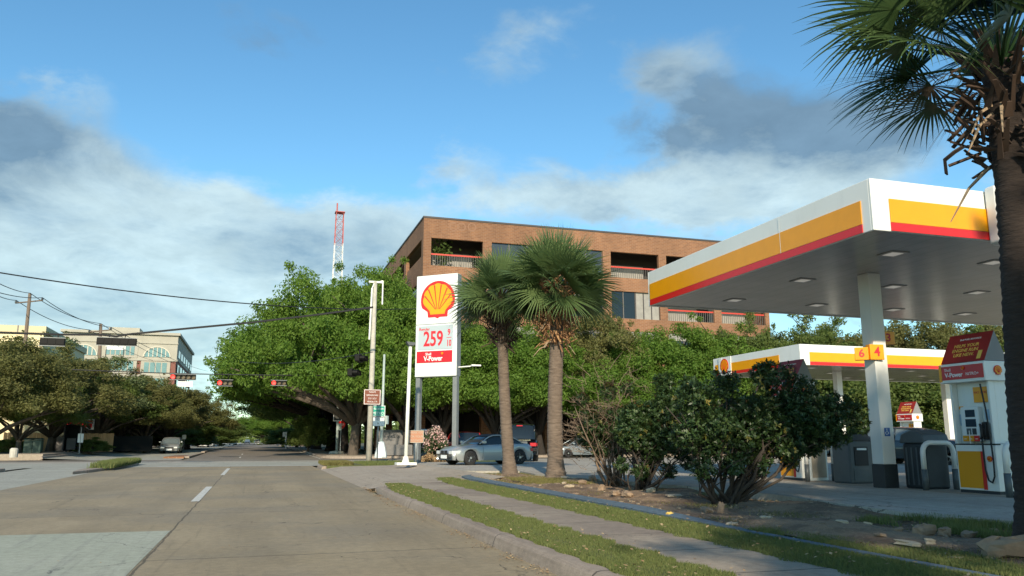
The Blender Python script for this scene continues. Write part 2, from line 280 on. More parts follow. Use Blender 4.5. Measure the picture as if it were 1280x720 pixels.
# ---------------------------------------------------------------- mesh helpers
def tag(o, label=None, cat=None, group=None, kind=None):
    if label: o['label'] = label
    if cat: o['category'] = cat
    if group: o['group'] = group
    if kind: o['kind'] = kind
    return o
def empty(name, loc=(0, 0, 0), rz=0, label=None, cat=None, group=None):
    o = bpy.data.objects.new(name, None); o.empty_display_size = .2; COL.objects.link(o); o.location = loc; o.rotation_euler = (0, 0, rz)
    return tag(o, label, cat, group)
def link_mesh(name, me, parent=None):
    o = bpy.data.objects.new(name, me); COL.objects.link(o)
    if parent: o.parent = parent
    return o
class Fr:                                                # a local frame on a face: a right, b up, c out
    def __init__(s, O, r, u=(0, 0, 1), n=None):
        s.O = Vector(O); s.r = Vector(r).normalized(); s.u = Vector(u).normalized(); s.n = Vector(n).normalized() if n else s.r.cross(s.u)
    def p(s, a, b, c=0): return s.O+s.r*a+s.u*b+s.n*c
    def mat4(s, a=0, b=0, c=0):
        m = Matrix((s.r, s.u, s.n)).transposed().to_4x4(); m.translation = s.p(a, b, c); return m
WORLD = Fr((0, 0, 0), (1, 0, 0), (0, 1, 0), (0, 0, 1))
class MB:
    def __init__(s): s.v = []; s.f = []; s.m = []
    def add(s, vs, fs, mi=0):
        k = len(s.v); s.v += [tuple(q) for q in vs]; s.f += [tuple(i+k for i in f) for f in fs]; s.m += [mi]*len(fs); return s
    def box(s, x0, x1, y0, y1, z0, z1, mi=0): return s.fbox(WORLD, x0, x1, y0, y1, z0, z1, mi)
    def fbox(s, F, a0, a1, b0, b1, c0, c1, mi=0):
        v = [F.p(a, b, c) for c in (c0, c1) for b in (b0, b1) for a in (a0, a1)]
        return s.add(v, [(0, 2, 3, 1), (4, 5, 7, 6), (0, 1, 5, 4), (2, 6, 7, 3), (0, 4, 6, 2), (1, 3, 7, 5)], mi)
    def prism(s, F, pts, c0, c1, mi=0):                   # polygon (a, b) extruded along the frame's normal
        n = len(pts); v = [F.p(a, b, c0) for a, b in pts]+[F.p(a, b, c1) for a, b in pts]
        return s.add(v, [tuple(range(n-1, -1, -1)), tuple(range(n, 2*n))]+[(i, (i+1) % n, n+(i+1) % n, n+i) for i in range(n)], mi)
    def tube(s, pts, rad, n=8, mi=0, cap=True):
        pts = [Vector(p) for p in pts]; k = len(s.v); m = len(pts)
        if isinstance(rad, (int, float)): rad = [rad]*m
        ref = None
        for i, p in enumerate(pts):
            t = (pts[min(i+1, m-1)]-pts[max(i-1, 0)])
            t = t.normalized() if t.length > 1e-9 else Vector((0, 0, 1))
            if ref is None: ref = t.orthogonal().normalized()
            else:
                ref = ref-t*ref.dot(t); ref = ref.normalized() if ref.length > 1e-6 else t.orthogonal().normalized()
            b = t.cross(ref)
            for j in range(n):
                a = 2*math.pi*j/n; s.v.append(tuple(p+(ref*math.cos(a)+b*math.sin(a))*rad[i]))
        for i in range(m-1):
            for j in range(n):
                s.f.append((k+i*n+j, k+i*n+(j+1) % n, k+(i+1)*n+(j+1) % n, k+(i+1)*n+j)); s.m.append(mi)
        if cap:
            s.f.append(tuple(k+j for j in range(n-1, -1, -1))); s.f.append(tuple(k+(m-1)*n+j for j in range(n))); s.m += [mi, mi]
        return s
    def lathe(s, c, prof, n=16, axis='Z', mi=0):
        c = Vector(c); k = len(s.v)
        for (r, h) in prof:
            for j in range(n):
                a = 2*math.pi*j/n; x, y = r*math.cos(a), r*math.sin(a)
                s.v.append(tuple(c+(Vector((x, y, h)) if axis == 'Z' else Vector((x, h, y)))))
        for i in range(len(prof)-1):
            for j in range(n):
                s.f.append((k+i*n+j, k+i*n+(j+1) % n, k+(i+1)*n+(j+1) % n, k+(i+1)*n+j)); s.m.append(mi)
        s.f.append(tuple(k+j for j in range(n))); s.f.append(tuple(k+(len(prof)-1)*n+j for j in range(n))); s.m += [mi, mi]
        return s
    def build(s, name, mt, parent=None, smooth=False, bevel=0, world=False):
        me = bpy.data.meshes.new(name); off = Vector(parent.location) if (parent and world) else Vector((0, 0, 0))
        me.from_pydata([(v[0]-off.x, v[1]-off.y, v[2]-off.z) for v in s.v], [], s.f)
        for q in (mt if isinstance(mt, (list, tuple)) else [mt]): me.materials.append(q)
        if isinstance(mt, (list, tuple)) and len(mt) > 1: me.polygons.foreach_set('material_index', s.m)
        if smooth: me.polygons.foreach_set('use_smooth', [True]*len(me.polygons))
        me.validate(); me.update(); o = link_mesh(name, me, parent)
        if bevel:
            b = o.modifiers.new('bevel', 'BEVEL'); b.width = bevel; b.segments = 2; b.limit_method = 'ANGLE'
        return o
def np_mesh(name, V, nper, mt, tint=None, parent=None, smooth=False):   # V: (count*nper, 3) verts, faces of nper verts
    me = bpy.data.meshes.new(name); V = np.ascontiguousarray(V, dtype=np.float32); nv = len(V); nf = nv//nper
    me.vertices.add(nv); me.vertices.foreach_set('co', V.ravel()); me.loops.add(nv); me.loops.foreach_set('vertex_index', np.arange(nv, dtype=np.int32))
    me.polygons.add(nf); me.polygons.foreach_set('loop_start', np.arange(0, nv, nper, dtype=np.int32)); me.polygons.foreach_set('loop_total', np.full(nf, nper, dtype=np.int32))
    me.materials.append(mt)
    if tint is not None:
        a = me.attributes.new('tint', 'FLOAT', 'FACE'); a.data.foreach_set('value', np.asarray(tint, dtype=np.float32))
    me.update(calc_edges=True)
    return me if parent is False else link_mesh(name, me, parent)
def text(st, size, mt, parent, F, a, b, c=.004, sx=1., off=0., align='CENTER', name='lettering', ext=.002, world=True):
    cu = bpy.data.curves.new('t', 'FONT'); cu.body = st; cu.size = size; cu.align_x = align; cu.align_y = 'CENTER'; cu.offset = off; cu.extrude = ext; cu.resolution_u = 3
    to = bpy.data.objects.new('t', cu); COL.objects.link(to); dg = bpy.context.evaluated_depsgraph_get(); me = bpy.data.meshes.new_from_object(to.evaluated_get(dg))
    bpy.data.objects.remove(to); mm = F.mat4(a, b, c) @ Matrix.Diagonal((sx, 1, 1, 1))
    if parent and world: mm = Matrix.Translation(-Vector(parent.location)) @ mm
    me.transform(mm); me.materials.clear(); me.materials.append(mt); return link_mesh(name, me, parent)
def pecten_pts(r):                                       # outline of the scallop emblem
    P = []
    for i in range(25):
        a = RAD(-22+i*224/24.0); P.append((r*math.cos(a), r*math.sin(a)))
    return P+[(-r*.60, -r*.60), (-r*.56, -r*.90), (-r*.14, -r*.90), (0, -r*.97), (r*.14, -r*.90), (r*.56, -r*.90), (r*.60, -r*.60)]
def pecten(parent, F, a, b, r, c=.004, world=True):
    P = pecten_pts(r); e = MB().prism(F, [(a+x, b+y) for x, y in P], c, c+.02).build('emblem', M['red'], parent, world=world)
    Q = []
    for i in range(43):                                  # scalloped yellow field
        t = i/42.0; an = RAD(-18+t*216); rr = r*(.82+.05*abs(math.sin(t*math.pi*7))); Q.append((rr*math.cos(an), rr*math.sin(an)))
    Q += [(-r*.47, -r*.56), (-r*.42, -r*.76), (r*.42, -r*.76), (r*.47, -r*.56)]
    y = MB().prism(F, [(a+x, b+v) for x, v in Q], c+.02, c+.028); g = MB()
    o = y.build('emblem_field', M['yellow'], parent, world=world)
    for i in range(1, 7):
        an = RAD(-12+i*204/7.0); x1, y1 = r*.80*math.cos(an), r*.80*math.sin(an); x0, y0 = x1*.16, -r*.50
        d = Vector((x1-x0, y1-y0)).normalized(); nx, ny = -d.y, d.x; w0, w1 = r*.014, r*.034
        g.prism(F, [(a+x0+nx*w0, b+y0+ny*w0), (a+x0-nx*w0, b+y0-ny*w0), (a+x1-nx*w1, b+y1-ny*w1), (a+x1+nx*w1, b+y1+ny*w1)][::-1], c+.028, c+.034)
    g.build('emblem_rib', M['red'], parent, world=world)
    return e
# ================================================================= GROUND (setting)
def struct(o): o['kind'] = 'structure'; return o
def base(y):
    t = min(1, max(0, (y-62)/45.0)); return .2*t*t*(3-2*t)
def strip(name, mt, rows):                               # rows: list of (y, [(x, z), ...])
    m = MB(); n = len(rows[0][1])
    m.v = [(x, y, z) for y, r in rows for x, z in r]
    m.f = [(i*n+j, i*n+j+1, (i+1)*n+j+1, (i+1)*n+j) for i in range(len(rows)-1) for j in range(n-1)]; m.m = [0]*len(m.f)
    return struct(m.build(name, mt))
YN = [-40, 0, 44.5]; YF = [61.5, 66, 70, 76, 82, 88, 94, 100, 107, 200, 900]
strip('ground', M['verge'], [(-300, [(-1500, -.06), (1500, -.06)]), (60, [(-1500, -.06), (1500, -.06)]), (107, [(-1500, .1), (1500, .1)]), (2500, [(-1500, .1), (1500, .1)])])
strip('road', M['road'], [(y, [(-6.4, 0), (2.97, 0)]) for y in YN])
strip('road_beyond', M['road_far'], [(y, [(-4.6, base(y)), (4.9, base(y))]) for y in YF])
strip('turn_lane', M['turn'], [(y, [(-10.1, 0), (-6.4, 0)]) for y in YN])
strip('opposing_road', M['turn'], [(y, [(-13.4, .14), (-10.5, 0)]) for y in YN])
strip('opposing_road_beyond', M['turn'], [(y, [(-13.4, .14+base(y)), (-10.5, .01+base(y)), (-4.9, base(y))]) for y in YF])
strip('cross_street', M['lot'], [(44.5, [(-300, 0), (-13.4, 0), (5, 0), (300, 0)]), (61.5, [(-300, 0), (-13.4, 0), (5, 0), (300, 0)])])
m = MB(); m.v = [(-120, 44.5, .004), (140, 44.5, .004), (140, 53.0, .004), (-120, 53.0, .004)]; m.f = [(0, 1, 2, 3)]; m.m = [0]; struct(m.build('crossing_band', M['turn']))
m = MB(); m.v = [(-120, 57, .004), (140, 57, .004), (140, 61, .004), (-120, 61, .004)]; m.f = [(0, 1, 2, 3)]; m.m = [0]; struct(m.build('crossing_band', M['road_far']))
m = MB(); m.v = [(-6.38, 6, .005), (-1.14, 6, .005), (-1.10, 13.15, .005), (-6.38, 13.3, .005)]; m.f = [(0, 1, 2, 3)]; m.m = [0]; struct(m.build('road_patch', M['patch']))
for (x, y0, y1, w_) in ((-1.16, 19.2, 25.2, .17), (-1.1, 33.5, 41.5, .15), (-1.0, 66, 70, .12), (-1, 78, 82, .12), (4.72, 62, 110, .12)):
    m = MB(); ys = [y0+(y1-y0)*i/4 for i in range(5)]
    m.v = [(x+s_*w_/2, y, base(y)+.006) for y in ys for s_ in (-1, 1)]; m.f = [(2*i, 2*i+1, 2*i+3, 2*i+2) for i in range(4)]; m.m = [0]*4
    struct(m.build('lane_marking', M['paint']))
m = MB(); m.v = [(-4.6, 44.7, .008), (4.5, 44.7, .008), (4.5, 45.1, .008), (-4.6, 45.1, .008)]; m.f = [(0, 1, 2, 3)]; m.m = [0]; struct(m.build('stop_line', M['paint']))
def kerb(name, line, w_=.24, h=.15, mt=None, z0=lambda x, y: 0, taper=0, side=1):   # rolled kerb along a polyline, face on the left of travel
    m = MB(); n = len(line); prof = [(0, -.03), (.02, .05*h/.15), (.045, h-.035), (.085, h-.006), (.13, h), (w_, h), (w_, -.1)]
    for i, (x, y) in enumerate(line):
        a = Vector(line[max(0, i-1)]); b = Vector(line[min(n-1, i+1)]); t = (b-a).normalized(); nn = Vector((t.y, -t.x))*side
        k = 1.0
        if taper: k = max(.12, min(1, (n-1-i)/float(taper)))
        for (d, z) in prof: m.v.append((x+nn.x*d, y+nn.y*d, z*k+z0(x, y)))
    q = len(prof)
    for i in range(n-1):
        for j in range(q-1): m.f.append((i*q+j, i*q+j+1, (i+1)*q+j+1, (i+1)*q+j)[::-1] if side > 0 else (i*q+j, i*q+j+1, (i+1)*q+j+1, (i+1)*q+j)); m.m.append(0)
    m.f += [tuple(range(q)), tuple((n-1)*q+j for j in range(q))]; m.m += [0, 0]
    return struct(m.build(name, mt or M['kerb']))
def kx(y): return 2.93+(.03*math.sin(y*.5))+(max(0, y-17)/6.0)**2*.35
ys = [-20+i*1.0 for i in range(38)]+[18+i*.5 for i in range(9)]+[22.3, 22.6, 22.9]
kerb('kerb', [(kx(y), y) for y in ys]+[(3.62, 23.3), (4.0, 23.5)], taper=7)
# kerbs round the corner, along the far side and on the left
def arc(cx, cy, r, a0, a1, n=10): return [(cx+r*math.cos(RAD(a0+(a1-a0)*i/n)), cy+r*math.sin(RAD(a0+(a1-a0)*i/n))) for i in range(n+1)]
kerb('kerb', [(3.0, 38.6)]+arc(5.8, 41.2, 2.8, 180, 90)+[(9, 44.0), (20, 44.0), (120, 44.0)], side=1)
kerb('kerb', [(120, 62.0), (9, 62.0)]+arc(8.4, 65.5, 3.5, 270, 180)+[(4.95, y) for y in YF[2:]], z0=lambda x, y: base(y))
kerb('kerb', [(-13.4, y) for y in (-30, 10, 43)], side=-1, z0=lambda x, y: .14, h=.15)
kerb('kerb', [(-13.4, y) for y in YF], side=-1, z0=lambda x, y: .14+base(y), h=.15)
# medians
def median(name, pts, h=.14, mt='kerb'):
    return struct(MB().prism(WORLD, pts, -.05, h).build(name, M[mt], bevel=.03))
median('median_kerb', [(-10.5, -30), (-10.1, -30), (-10.1, 40.0), (-10.3, 40.6), (-10.5, 40.0)])
median('median_kerb', [(-6.75, 36.0), (-6.45, 37.6), (-6.1, 43), (-5.9, 48.5), (-6.2, 50.0), (-6.8, 49.6), (-7.0, 46), (-6.95, 38)], .12)
for y0, y1 in ((66, 86), (86, 130)):
    m = MB()
    m.prism(WORLD, [(-4.95, y0), (-4.6, y0), (-4.6, y1), (-4.95, y1)], 0, .16+base(y0)); struct(m.build('median_kerb', M['kerb'], bevel=.03))
struct(MB().prism(WORLD, [(-6.4, 66), (-4.95, 65.6), (-4.95, 74), (-6.2, 72)], 0, .13).build('median_paving', M['brick']))
# right side sheets
strip('grass_verge', M['turf'], [(y, [(3.12, .145), (3.4, .165), (3.96, .15)]) for y in (-20, 5, 15, 20.5)]+[(22.4, [(3.55, .11), (3.6, .12), (3.98, .12)])])
def sx(y): return 3.97+.05*math.sin(y*.8)
def zwalk(y): return .15 if y < 22 else .15
strip('sidewalk', M['walk'], [(y, [(sx(y)-.06, .148), (5.12, .148)]) for y in [-20]+[i*1.5 for i in range(16)]])
strip('driveway', M['drive'], [(y, [(2.95, .003), (3.2, .035), (3.9, .13), (6.3, .17), (6.9, .296)]) for y in (22.5, 23.4, 30, 38.6)])
strip('driveway_joint', M['kerb'], [(22.5, [(3.95, .1485), (4.6, .153), (5.12, .156)]), (22.8, [(3.95, .146), (4.6, .152), (5.12, .156)])])
strip('grass_verge', M['turf'], [(-20, [(5.08, .13), (5.3, .17), (5.82, .19)]), (8, [(5.08, .13), (5.3, .17), (5.82, .19)]), (20, [(5.08, .13), (5.3, .17), (5.85, .19)]), (24.4, [(5.3, .13), (5.4, .165), (5.9, .18)])])
bk = [(5.86, -8), (5.88, 4), (5.9, 9), (5.92, 12), (5.94, 15), (5.96, 18), (6.0, 21), (6.05, 23.5), (6.25, 25.0), (6.7, 26.0), (7.5, 26.5), (8.6, 26.3), (9.4, 25.2)]
m = MB()
for i in range(len(bk)-1):
    a, b = Vector(bk[i]), Vector(bk[i+1]); ta = (Vector(bk[i+1])-Vector(bk[max(0, i-1)])).normalized(); tb = (Vector(bk[min(len(bk)-1, i+2)])-a).normalized()
    wa, wb = [(.07 if q.y < 8.5 else .12 if q.y < 9.5 else .26) for q in (a, b)]
    na, nb = Vector((ta.y, -ta.x)), Vector((tb.y, -tb.x)); k = len(m.v)
    for (p, nn, ww) in ((a, na, wa), (b, nb, wb)):
        for d, z in ((0, .1), (0, .215 if p.y > 9 else .195), (ww, .245 if p.y > 9 else .2), (ww, .1)): m.v.append((p.x+nn.x*d, p.y+nn.y*d, z))
    m.f += [(k, k+1, k+5, k+4), (k+1, k+2, k+6, k+5), (k+2, k+3, k+7, k+6)]; m.m += [0]*3
struct(m.build('planter_edging', M['bluekerb']))
LE = [G(x, y, .3) for x, y in ((1280, 652), (1180, 646), (1100, 636), (1016, 625), (960, 617), (900, 611))]   # forecourt edge along the bed
edge = [(LE[0].x-.25, -8.0), (LE[0].x-.1, 4.0)]+[(p.x, p.y) for p in LE]
def xr(y):
    pts = sorted(edge+[(edge[-1][0]-1.2, 23.8), (8.6, 26.2)], key=lambda p: p[1])
    for (x0, y0), (x1, y1) in zip(pts, pts[1:]):
        if y0 <= y <= y1: return x0+(x1-x0)*(y-y0)/(y1-y0)
    return pts[0][0] if y < pts[0][1] else pts[-1][0]
rng = np.random.default_rng(5)
def vn(x, y):                                            # smooth little hills of the bed
    return .035*math.sin(x*2.1+y*.7)+.03*math.sin(y*1.3-x*1.7+2)+.02*math.sin(x*5.3+1.1*y)*math.sin(y*4.1)
def bedz(x, y): 
    t = max(0, min(1, (x-6.1)/.5)); return .19+t*(.03+vn(x, y))
rows = []
for i in range(120):
    y = -8+i*34.4/119.0; x1 = max(6.3, xr(y)-.005); x0 = 6.12 if y < 23.5 else 6.12+(y-23.5)*.7
    x0 = min(x0, x1-.1); rows.append((y, [(x0+(x1-x0)*j/40.0, bedz(x0+(x1-x0)*j/40.0, y)+rng.uniform(-.012, .012)) for j in range(41)]))
strip('planting_bed', M['soil'], rows)
out = [(p[0], p[1]) for p in edge]+[(edge[-1][0]-1.2, 23.8), (8.6, 26.35), (7.2, 26.8), (6.88, 27.2), (6.88, 38.6), (12.5, 38.6), (12.5, 43.4), (90, 43.4), (90, -8)]
m = MB().prism(WORLD, out, .0, .3); struct(m.build('forecourt', M['lot']))
m = MB().prism(WORLD, [(3.25, 38.5), (12.48, 38.5), (12.48, 43.75), (5.9, 43.75), (4.4, 43.0), (3.35, 41.0)], 0, .17); struct(m.build('corner_verge', M['turf']))
m = MB().prism(WORLD, [(5.4, 65), (9, 62.2), (120, 62.2), (120, 66), (9.5, 66.2), (9.5, 400), (5.2, 400), (5.15, 68)], 0, .165); o = struct(m.build('sidewalk_beyond', M['walk']))
m = MB().prism(WORLD, [(9.5, 66.2), (120, 66.2), (120, 200), (9.5, 200)], 0, .19); struct(m.build('building_lawn', M['verge']))
for y0, y1 in ((-30, 43.5), (62.5, 300)):
    struct(MB().prism(WORLD, [(-16.2, y0), (-13.64, y0), (-13.64, y1), (-16.2, y1)], 0, .29+(.0 if y0 < 0 else .12)).build('left_sidewalk', M['walk']))
    struct(MB().prism(WORLD, [(-80, y0), (-16.2, y0), (-16.2, y1), (-80, y1)], 0, .27+(.0 if y0 < 0 else .12)).build('left_verge', M['verge']))
# ---------------------------------------------------------------- grass, litter
def grass(name, n, sampler, mt, h=.05, wdt=.006, seed=1, label='', cat='grass', lean=.5):
    r = np.random.default_rng(seed); P = sampler(r, n); n = len(P)
    a = r.uniform(0, 2*np.pi, n); hh = h*r.uniform(.45, 1.3, n); ww = wdt*r.uniform(.7, 1.4, n); l = r.uniform(0, lean, n)*hh; b = r.uniform(0, 2*np.pi, n)
    dx, dy = np.cos(a)*ww, np.sin(a)*ww
    A = P+np.stack([dx, dy, np.zeros(n)], 1); B = P-np.stack([dx, dy, np.zeros(n)], 1); C_ = P+np.stack([np.cos(b)*l, np.sin(b)*l, hh], 1)
    o = np_mesh(name, np.stack([A, B, C_], 1).reshape(-1, 3), 3, mt, r.uniform(0, 1, n)**1.5); o['kind'] = 'stuff'
    return tag(o, label, cat)
def patchy(x, y, k=1.0): return .5+.5*np.sin(x*3.1*k+1.3*np.sin(y*1.7*k))*np.sin(y*2.3*k+2*np.sin(x*1.1*k))
def rect(x0, x1, y0, y1, zf, pw=1.0, keep=None):
    def f(r, n):
        y = y0+(y1-y0)*r.uniform(0, 1, n)**pw; fx0 = x0(y) if callable(x0) else x0; fx1 = x1(y) if callable(x1) else x1
        x = fx0+(fx1-fx0)*r.uniform(0, 1, n)
        if keep is not None:
            k = keep(x, y, r); x, y = x[k], y[k]
        return np.stack([x, y, zf(x, y)], 1)
    return f
z1 = lambda x, y: .145+0*x
grass('lawn_grass', 130000, rect(lambda y: 3.13+.03*np.sin(9*y)+np.maximum(0, y-19)*.1, lambda y: 4.0+.045*np.sin(y*5)+.04*np.sin(y*13), 4.5, 22.3, z1, 1.5), M['grass'], .038, .005, 1, 'strip of mown green grass between the kerb and the sidewalk')
grass('lawn_grass', 110000, rect(lambda y: 5.06+.05*np.sin(y*6)+.03*np.sin(y*15)+np.maximum(0, y-21)*.08, lambda y: 5.84+.02*np.sin(y*7), 3.0, 24.6, lambda x, y: .135+.045*np.clip((x-5.06)/.4, 0, 1), 1.5), M['grass'], .036, .005, 2, 'strip of green grass between the sidewalk and the blue grey edging')
grass('lawn_grass', 40000, rect(lambda y: 5.98+0*y, lambda y: 6.5+.16*np.sin(y*2)+np.clip(8.5-y,0,3)*.1, 3.0, 9.6, lambda x, y: .185+0*x, 1.0, lambda x, y, r: patchy(x, y, 1.3)*1.2+(8.0-y)*.25 > r.uniform(0, 1.2, len(x))), M['grass'], .045, .005, 3, 'ragged grass at the near edge of the rocky planting bed')
grass('weed_patch', 50000, rect(lambda y: 6.2+0*y, lambda y: np.interp(y, [4, 8, 12, 16, 24], [8.9, 9.0, 9.2, 9.5, 8.5]), 4.0, 25.5, lambda x, y: .20+0*x, 1.0, lambda x, y, r: (patchy(x, y, .8)**3*(1+1.5*(y > 19)) > r.uniform(.12, 1.0, len(x)))), M['drygrass'], .04, .005, 4, 'thin dry weeds scattered over the bare planting bed', 'weeds', .9)
grass('weed_patch', 26000, rect(lambda y: 7.9+0*y, lambda y: 9.15+0*y, 5.5, 9.4, lambda x, y: .22+0*x, 1.0, lambda x, y, r: patchy(x+.7, y, 1.1) > r.uniform(.15, .9, len(x))), M['grass'], .09, .007, 5, 'green weeds along the forecourt edge behind the rocks', 'weeds')
grass('lawn_grass', 30000, rect(5.0, 12.4, 38.6, 43.6, lambda x, y: .17+0*x), M['grass'], .11, .014, 6, 'tufty grass on the street corner under the sign poles')
grass('lawn_grass', 16000, rect(3.15, 4.5, 38.8, 42.5, lambda x, y: .17+0*x), M['drygrass'], .16, .014, 7, 'small yellowing grass patch at the corner kerb')
grass('lawn_grass', 22000, rect(-6.9, -5.95, 39, 49.6, lambda x, y: .10+0*x, .7, lambda x, y, r: y > 39.5+r.uniform(0, 3, len(x))), M['grass'], .26, .016, 8, 'overgrown grass tuft on the tip of the median')
grass('lawn_grass', 26000, rect(7.0, 9.2, 19.5, 26.0, lambda x, y: .20+0*x), M['drygrass'], .07, .007, 9, 'short grass round the foot of the two palms')
def scatter_leaves(name, n, sampler, mt, size, seed, label, cat='leaf litter'):
    r = np.random.default_rng(seed); P = sampler(r, n); n = len(P); a = r.uniform(0, 2*np.pi, n); s_ = size*r.uniform(.5, 1.3, n)
    u = np.stack([np.cos(a), np.sin(a), r.uniform(-.4, .4, n)], 1)*s_[:, None]; v = np.stack([-np.sin(a), np.cos(a), r.uniform(-.4, .4, n)], 1)*s_[:, None]*.55
    P = P+np.array([0, 0, .012]); o = np_mesh(name, np.stack([P-u, P-v, P+u, P+v], 1).reshape(-1, 3), 4, mt, r.uniform(0, 1, n)); o['kind'] = 'stuff'
    return tag(o, label, cat)
def clumpy(x, y, r): return np.abs(np.sin(y*1.9+np.sin(y*.7)*2)) > r.uniform(.3, 1.15, len(x))
scatter_leaves('leaf_litter', 5200, rect(lambda y: np.interp(y, [0, 17, 24], [2.52, 2.62, 3.0]), lambda y: np.interp(y, [0, 17, 24], [2.93, 2.94, 3.3]), 4.5, 24, lambda x, y: .004+0*x, 1.2, lambda x, y, r: clumpy(x, y, r) & (r.uniform(0, 1, len(x)) < ((x-2.45)/.45)**2)), M['litter'], .017, 11, 'dry brown leaves collected in the gutter along the kerb')
scatter_leaves('leaf_litter', 420, rect(3.1, 4.1, 4.5, 22, lambda x, y: .195+0*x), M['litter'], .022, 12, 'few dead leaves lying on the kerbside grass strip')
scatter_leaves('leaf_litter', 420, rect(5.0, 5.9, 4.5, 24, lambda x, y: .22+0*x), M['litter'], .022, 13, 'few dead leaves lying on the inner grass strip')
scatter_leaves('leaf_litter', 3200, rect(6.2, lambda y: np.interp(y, [4, 8, 12, 16, 24], [8.9, 9.0, 9.2, 9.5, 8.5]), 5, 25.5, lambda x, y: .21+0*x, 1, lambda x, y, r: patchy(x, y, .6) > r.uniform(.2, .9, len(x))), M['litter'], .028, 14, 'dead leaves and chips strewn over the planting bed')
scatter_leaves('leaf_litter', 240, rect(-5, 2.5, 6, 30, lambda x, y: .002+0*x), M['litter'], .012, 15, 'stray leaf bits on the road surface')
# rocks
r_ = np.random.default_rng(31); nn_ = 620; yy = r_.uniform(4.5, 25, nn_); xx = 6.2+r_.uniform(0, 1, nn_)**1.4*np.interp(yy, [4, 8, 14, 25], [2.6, 2.8, 2.6, 2.2]); V = []
for X_0, Y_0 in zip(xx, yy):
    if patchy(X_0, Y_0, 1.1) < r_.uniform(.1, .8): continue
    s0 = r_.uniform(.010, .038); c8 = [np.array([X_0, Y_0, bedz(X_0, Y_0)+.006])+np.array([a, b*.8, c*.5])*s0*r_.uniform(.6, 1.2, 3) for c in (-1, 1) for b in (-1, 1) for a in (-1, 1)]
    for f in ((0, 2, 3, 1), (4, 5, 7, 6), (0, 1, 5, 4), (2, 6, 7, 3), (0, 4, 6, 2), (1, 3, 7, 5)): V += [c8[k] for k in f]
o = np_mesh('stone_chips', np.array(V), 4, M['chips']); o['kind'] = 'stuff'; tag(o, 'small broken stone chips scattered over the planting bed', 'gravel')
def rock(px, py, w_, h, mt, label, seed, name='rock', flat=.5, rz=0, depth=.6):
    r = random.Random(seed); p = G(px, py, .21); bm_v = []; me = MB(); n, k = 9, 6
    for i in range(k+1):
        th = math.pi*i/k
        for j in range(n):
            a = 2*math.pi*j/n; q = 1+r.uniform(-.2, .2)
            x, y, z = math.sin(th)*math.cos(a), math.sin(th)*math.sin(a), math.cos(th)
            f = 1/max(abs(x), abs(y)*1.0, abs(z), .62)*.75  # boxy
            bm_v.append((x*f*q*w_/2, y*f*q*w_*depth/2, z*f*q*h/2+h*.32))
    me.v = bm_v; me.f = [(i*n+j, (i+1)*n+j, (i+1)*n+(j+1) % n, i*n+(j+1) % n) for i in range(k) for j in range(n)]; me.m = [0]*len(me.f)
    o = me.build(name, mt); o.location = (p.x, p.y, bedz(p.x, p.y)); o.rotation_euler = (r.uniform(-.15, .15), r.uniform(-.15, .15), rz)
    b = o.modifiers.new('b', 'BEVEL'); b.width = .012; b.segments = 2
    return tag(o, label, 'rock', 'field stones in the planting bed')
RK = [(1155, 671, .30, .17, 'rock', 'squarish tan stone, upright in the bed left of the near palm'), (1180, 671, .28, .15, 'rock', 'wedge shaped tan stone touching the squarish upright stone'),
      (1137, 684, .33, .07, 'rockpale', 'long flat pale stone in front of the squarish upright stone'), (1163, 681, .13, .08, 'rockpale', 'small pale cube of stone beside the long flat one'),
      (1178, 691, .22, .05, 'rockpale', 'thin pale slab lying in the mud near the bed edge'), (1190, 696, .26, .05, 'rockpale', 'second thin pale slab, nearest the grass edge of the bed'),
      (1255, 694, .52, .26, 'rock', 'large mossy brown boulder at the foot of the near palm'), (1212, 672, .24, .12, 'rock', 'dull brown stone in green weeds behind the big boulder'),
      (1243, 664, .22, .12, 'rock', 'rounded stone in weeds left of the near palm trunk'), (1055, 661, .20, .05, 'rockpale', 'little flat stone alone in the middle of the bare bed'),
      (1085, 660, .14, .04, 'rockpale', 'tiny pale stone on bare soil right of the little flat stone'), (837, 643, .19, .08, 'rockyellow', 'bright yellow stone beside the blue grey edging'),
      (883, 638, .34, .12, 'rock', 'reddish tan stone at the foot of the big dark shrub'), (900, 637, .14, .26, 'rock', 'upright grey stump of stone under the big dark shrub'),
      (843, 624, .42, .05, 'rockpale', 'flat grey slab under the gap between the shrubs'), (770, 620, .40, .14, 'rock', 'broken flat stone below the twiggy shrub'),
      (785, 622, .30, .15, 'rock', 'brown stone lying right of the broken flat stone'), (814, 619, .24, .13, 'rockpale', 'pale lump of stone under the middle shrub'),
      (753, 614, .22, .2, 'rock', 'pointed brown stone left of the broken flat stone'), (741, 603, .34, .17, 'rock', 'rounded stone just right of the second palm'),
      (728, 605, .30, .15, 'rock', 'dark stone at the root of the second palm'), (712, 612, .3, .08, 'rockpale', 'low chip of stone between palm and edging'),
      (705, 606, .22, .07, 'rockpale', 'small chip of stone in front of the second palm'), (720, 618, .2, .06, 'rock', 'tiny brown stone near the edging'), (958, 651, .2, .05, 'rockpale', 'cream flake of stone nearest the end of the blue edging'),
      (915, 655, .26, .06, 'rockpale', 'cream stone beside the blue edging right of the yellow one'), (1100, 676, .2, .06, 'rock', 'low brown stone half sunk left of the long flat one'), (1123, 668, .16, .07, 'rock', 'small dark stone on the weeds behind the long flat one')]
for i, (px, py, w_, h, mt, lb) in enumerate(RK): rock(px, py, w_, h, M[mt], lb, i+3, rz=i*.9)
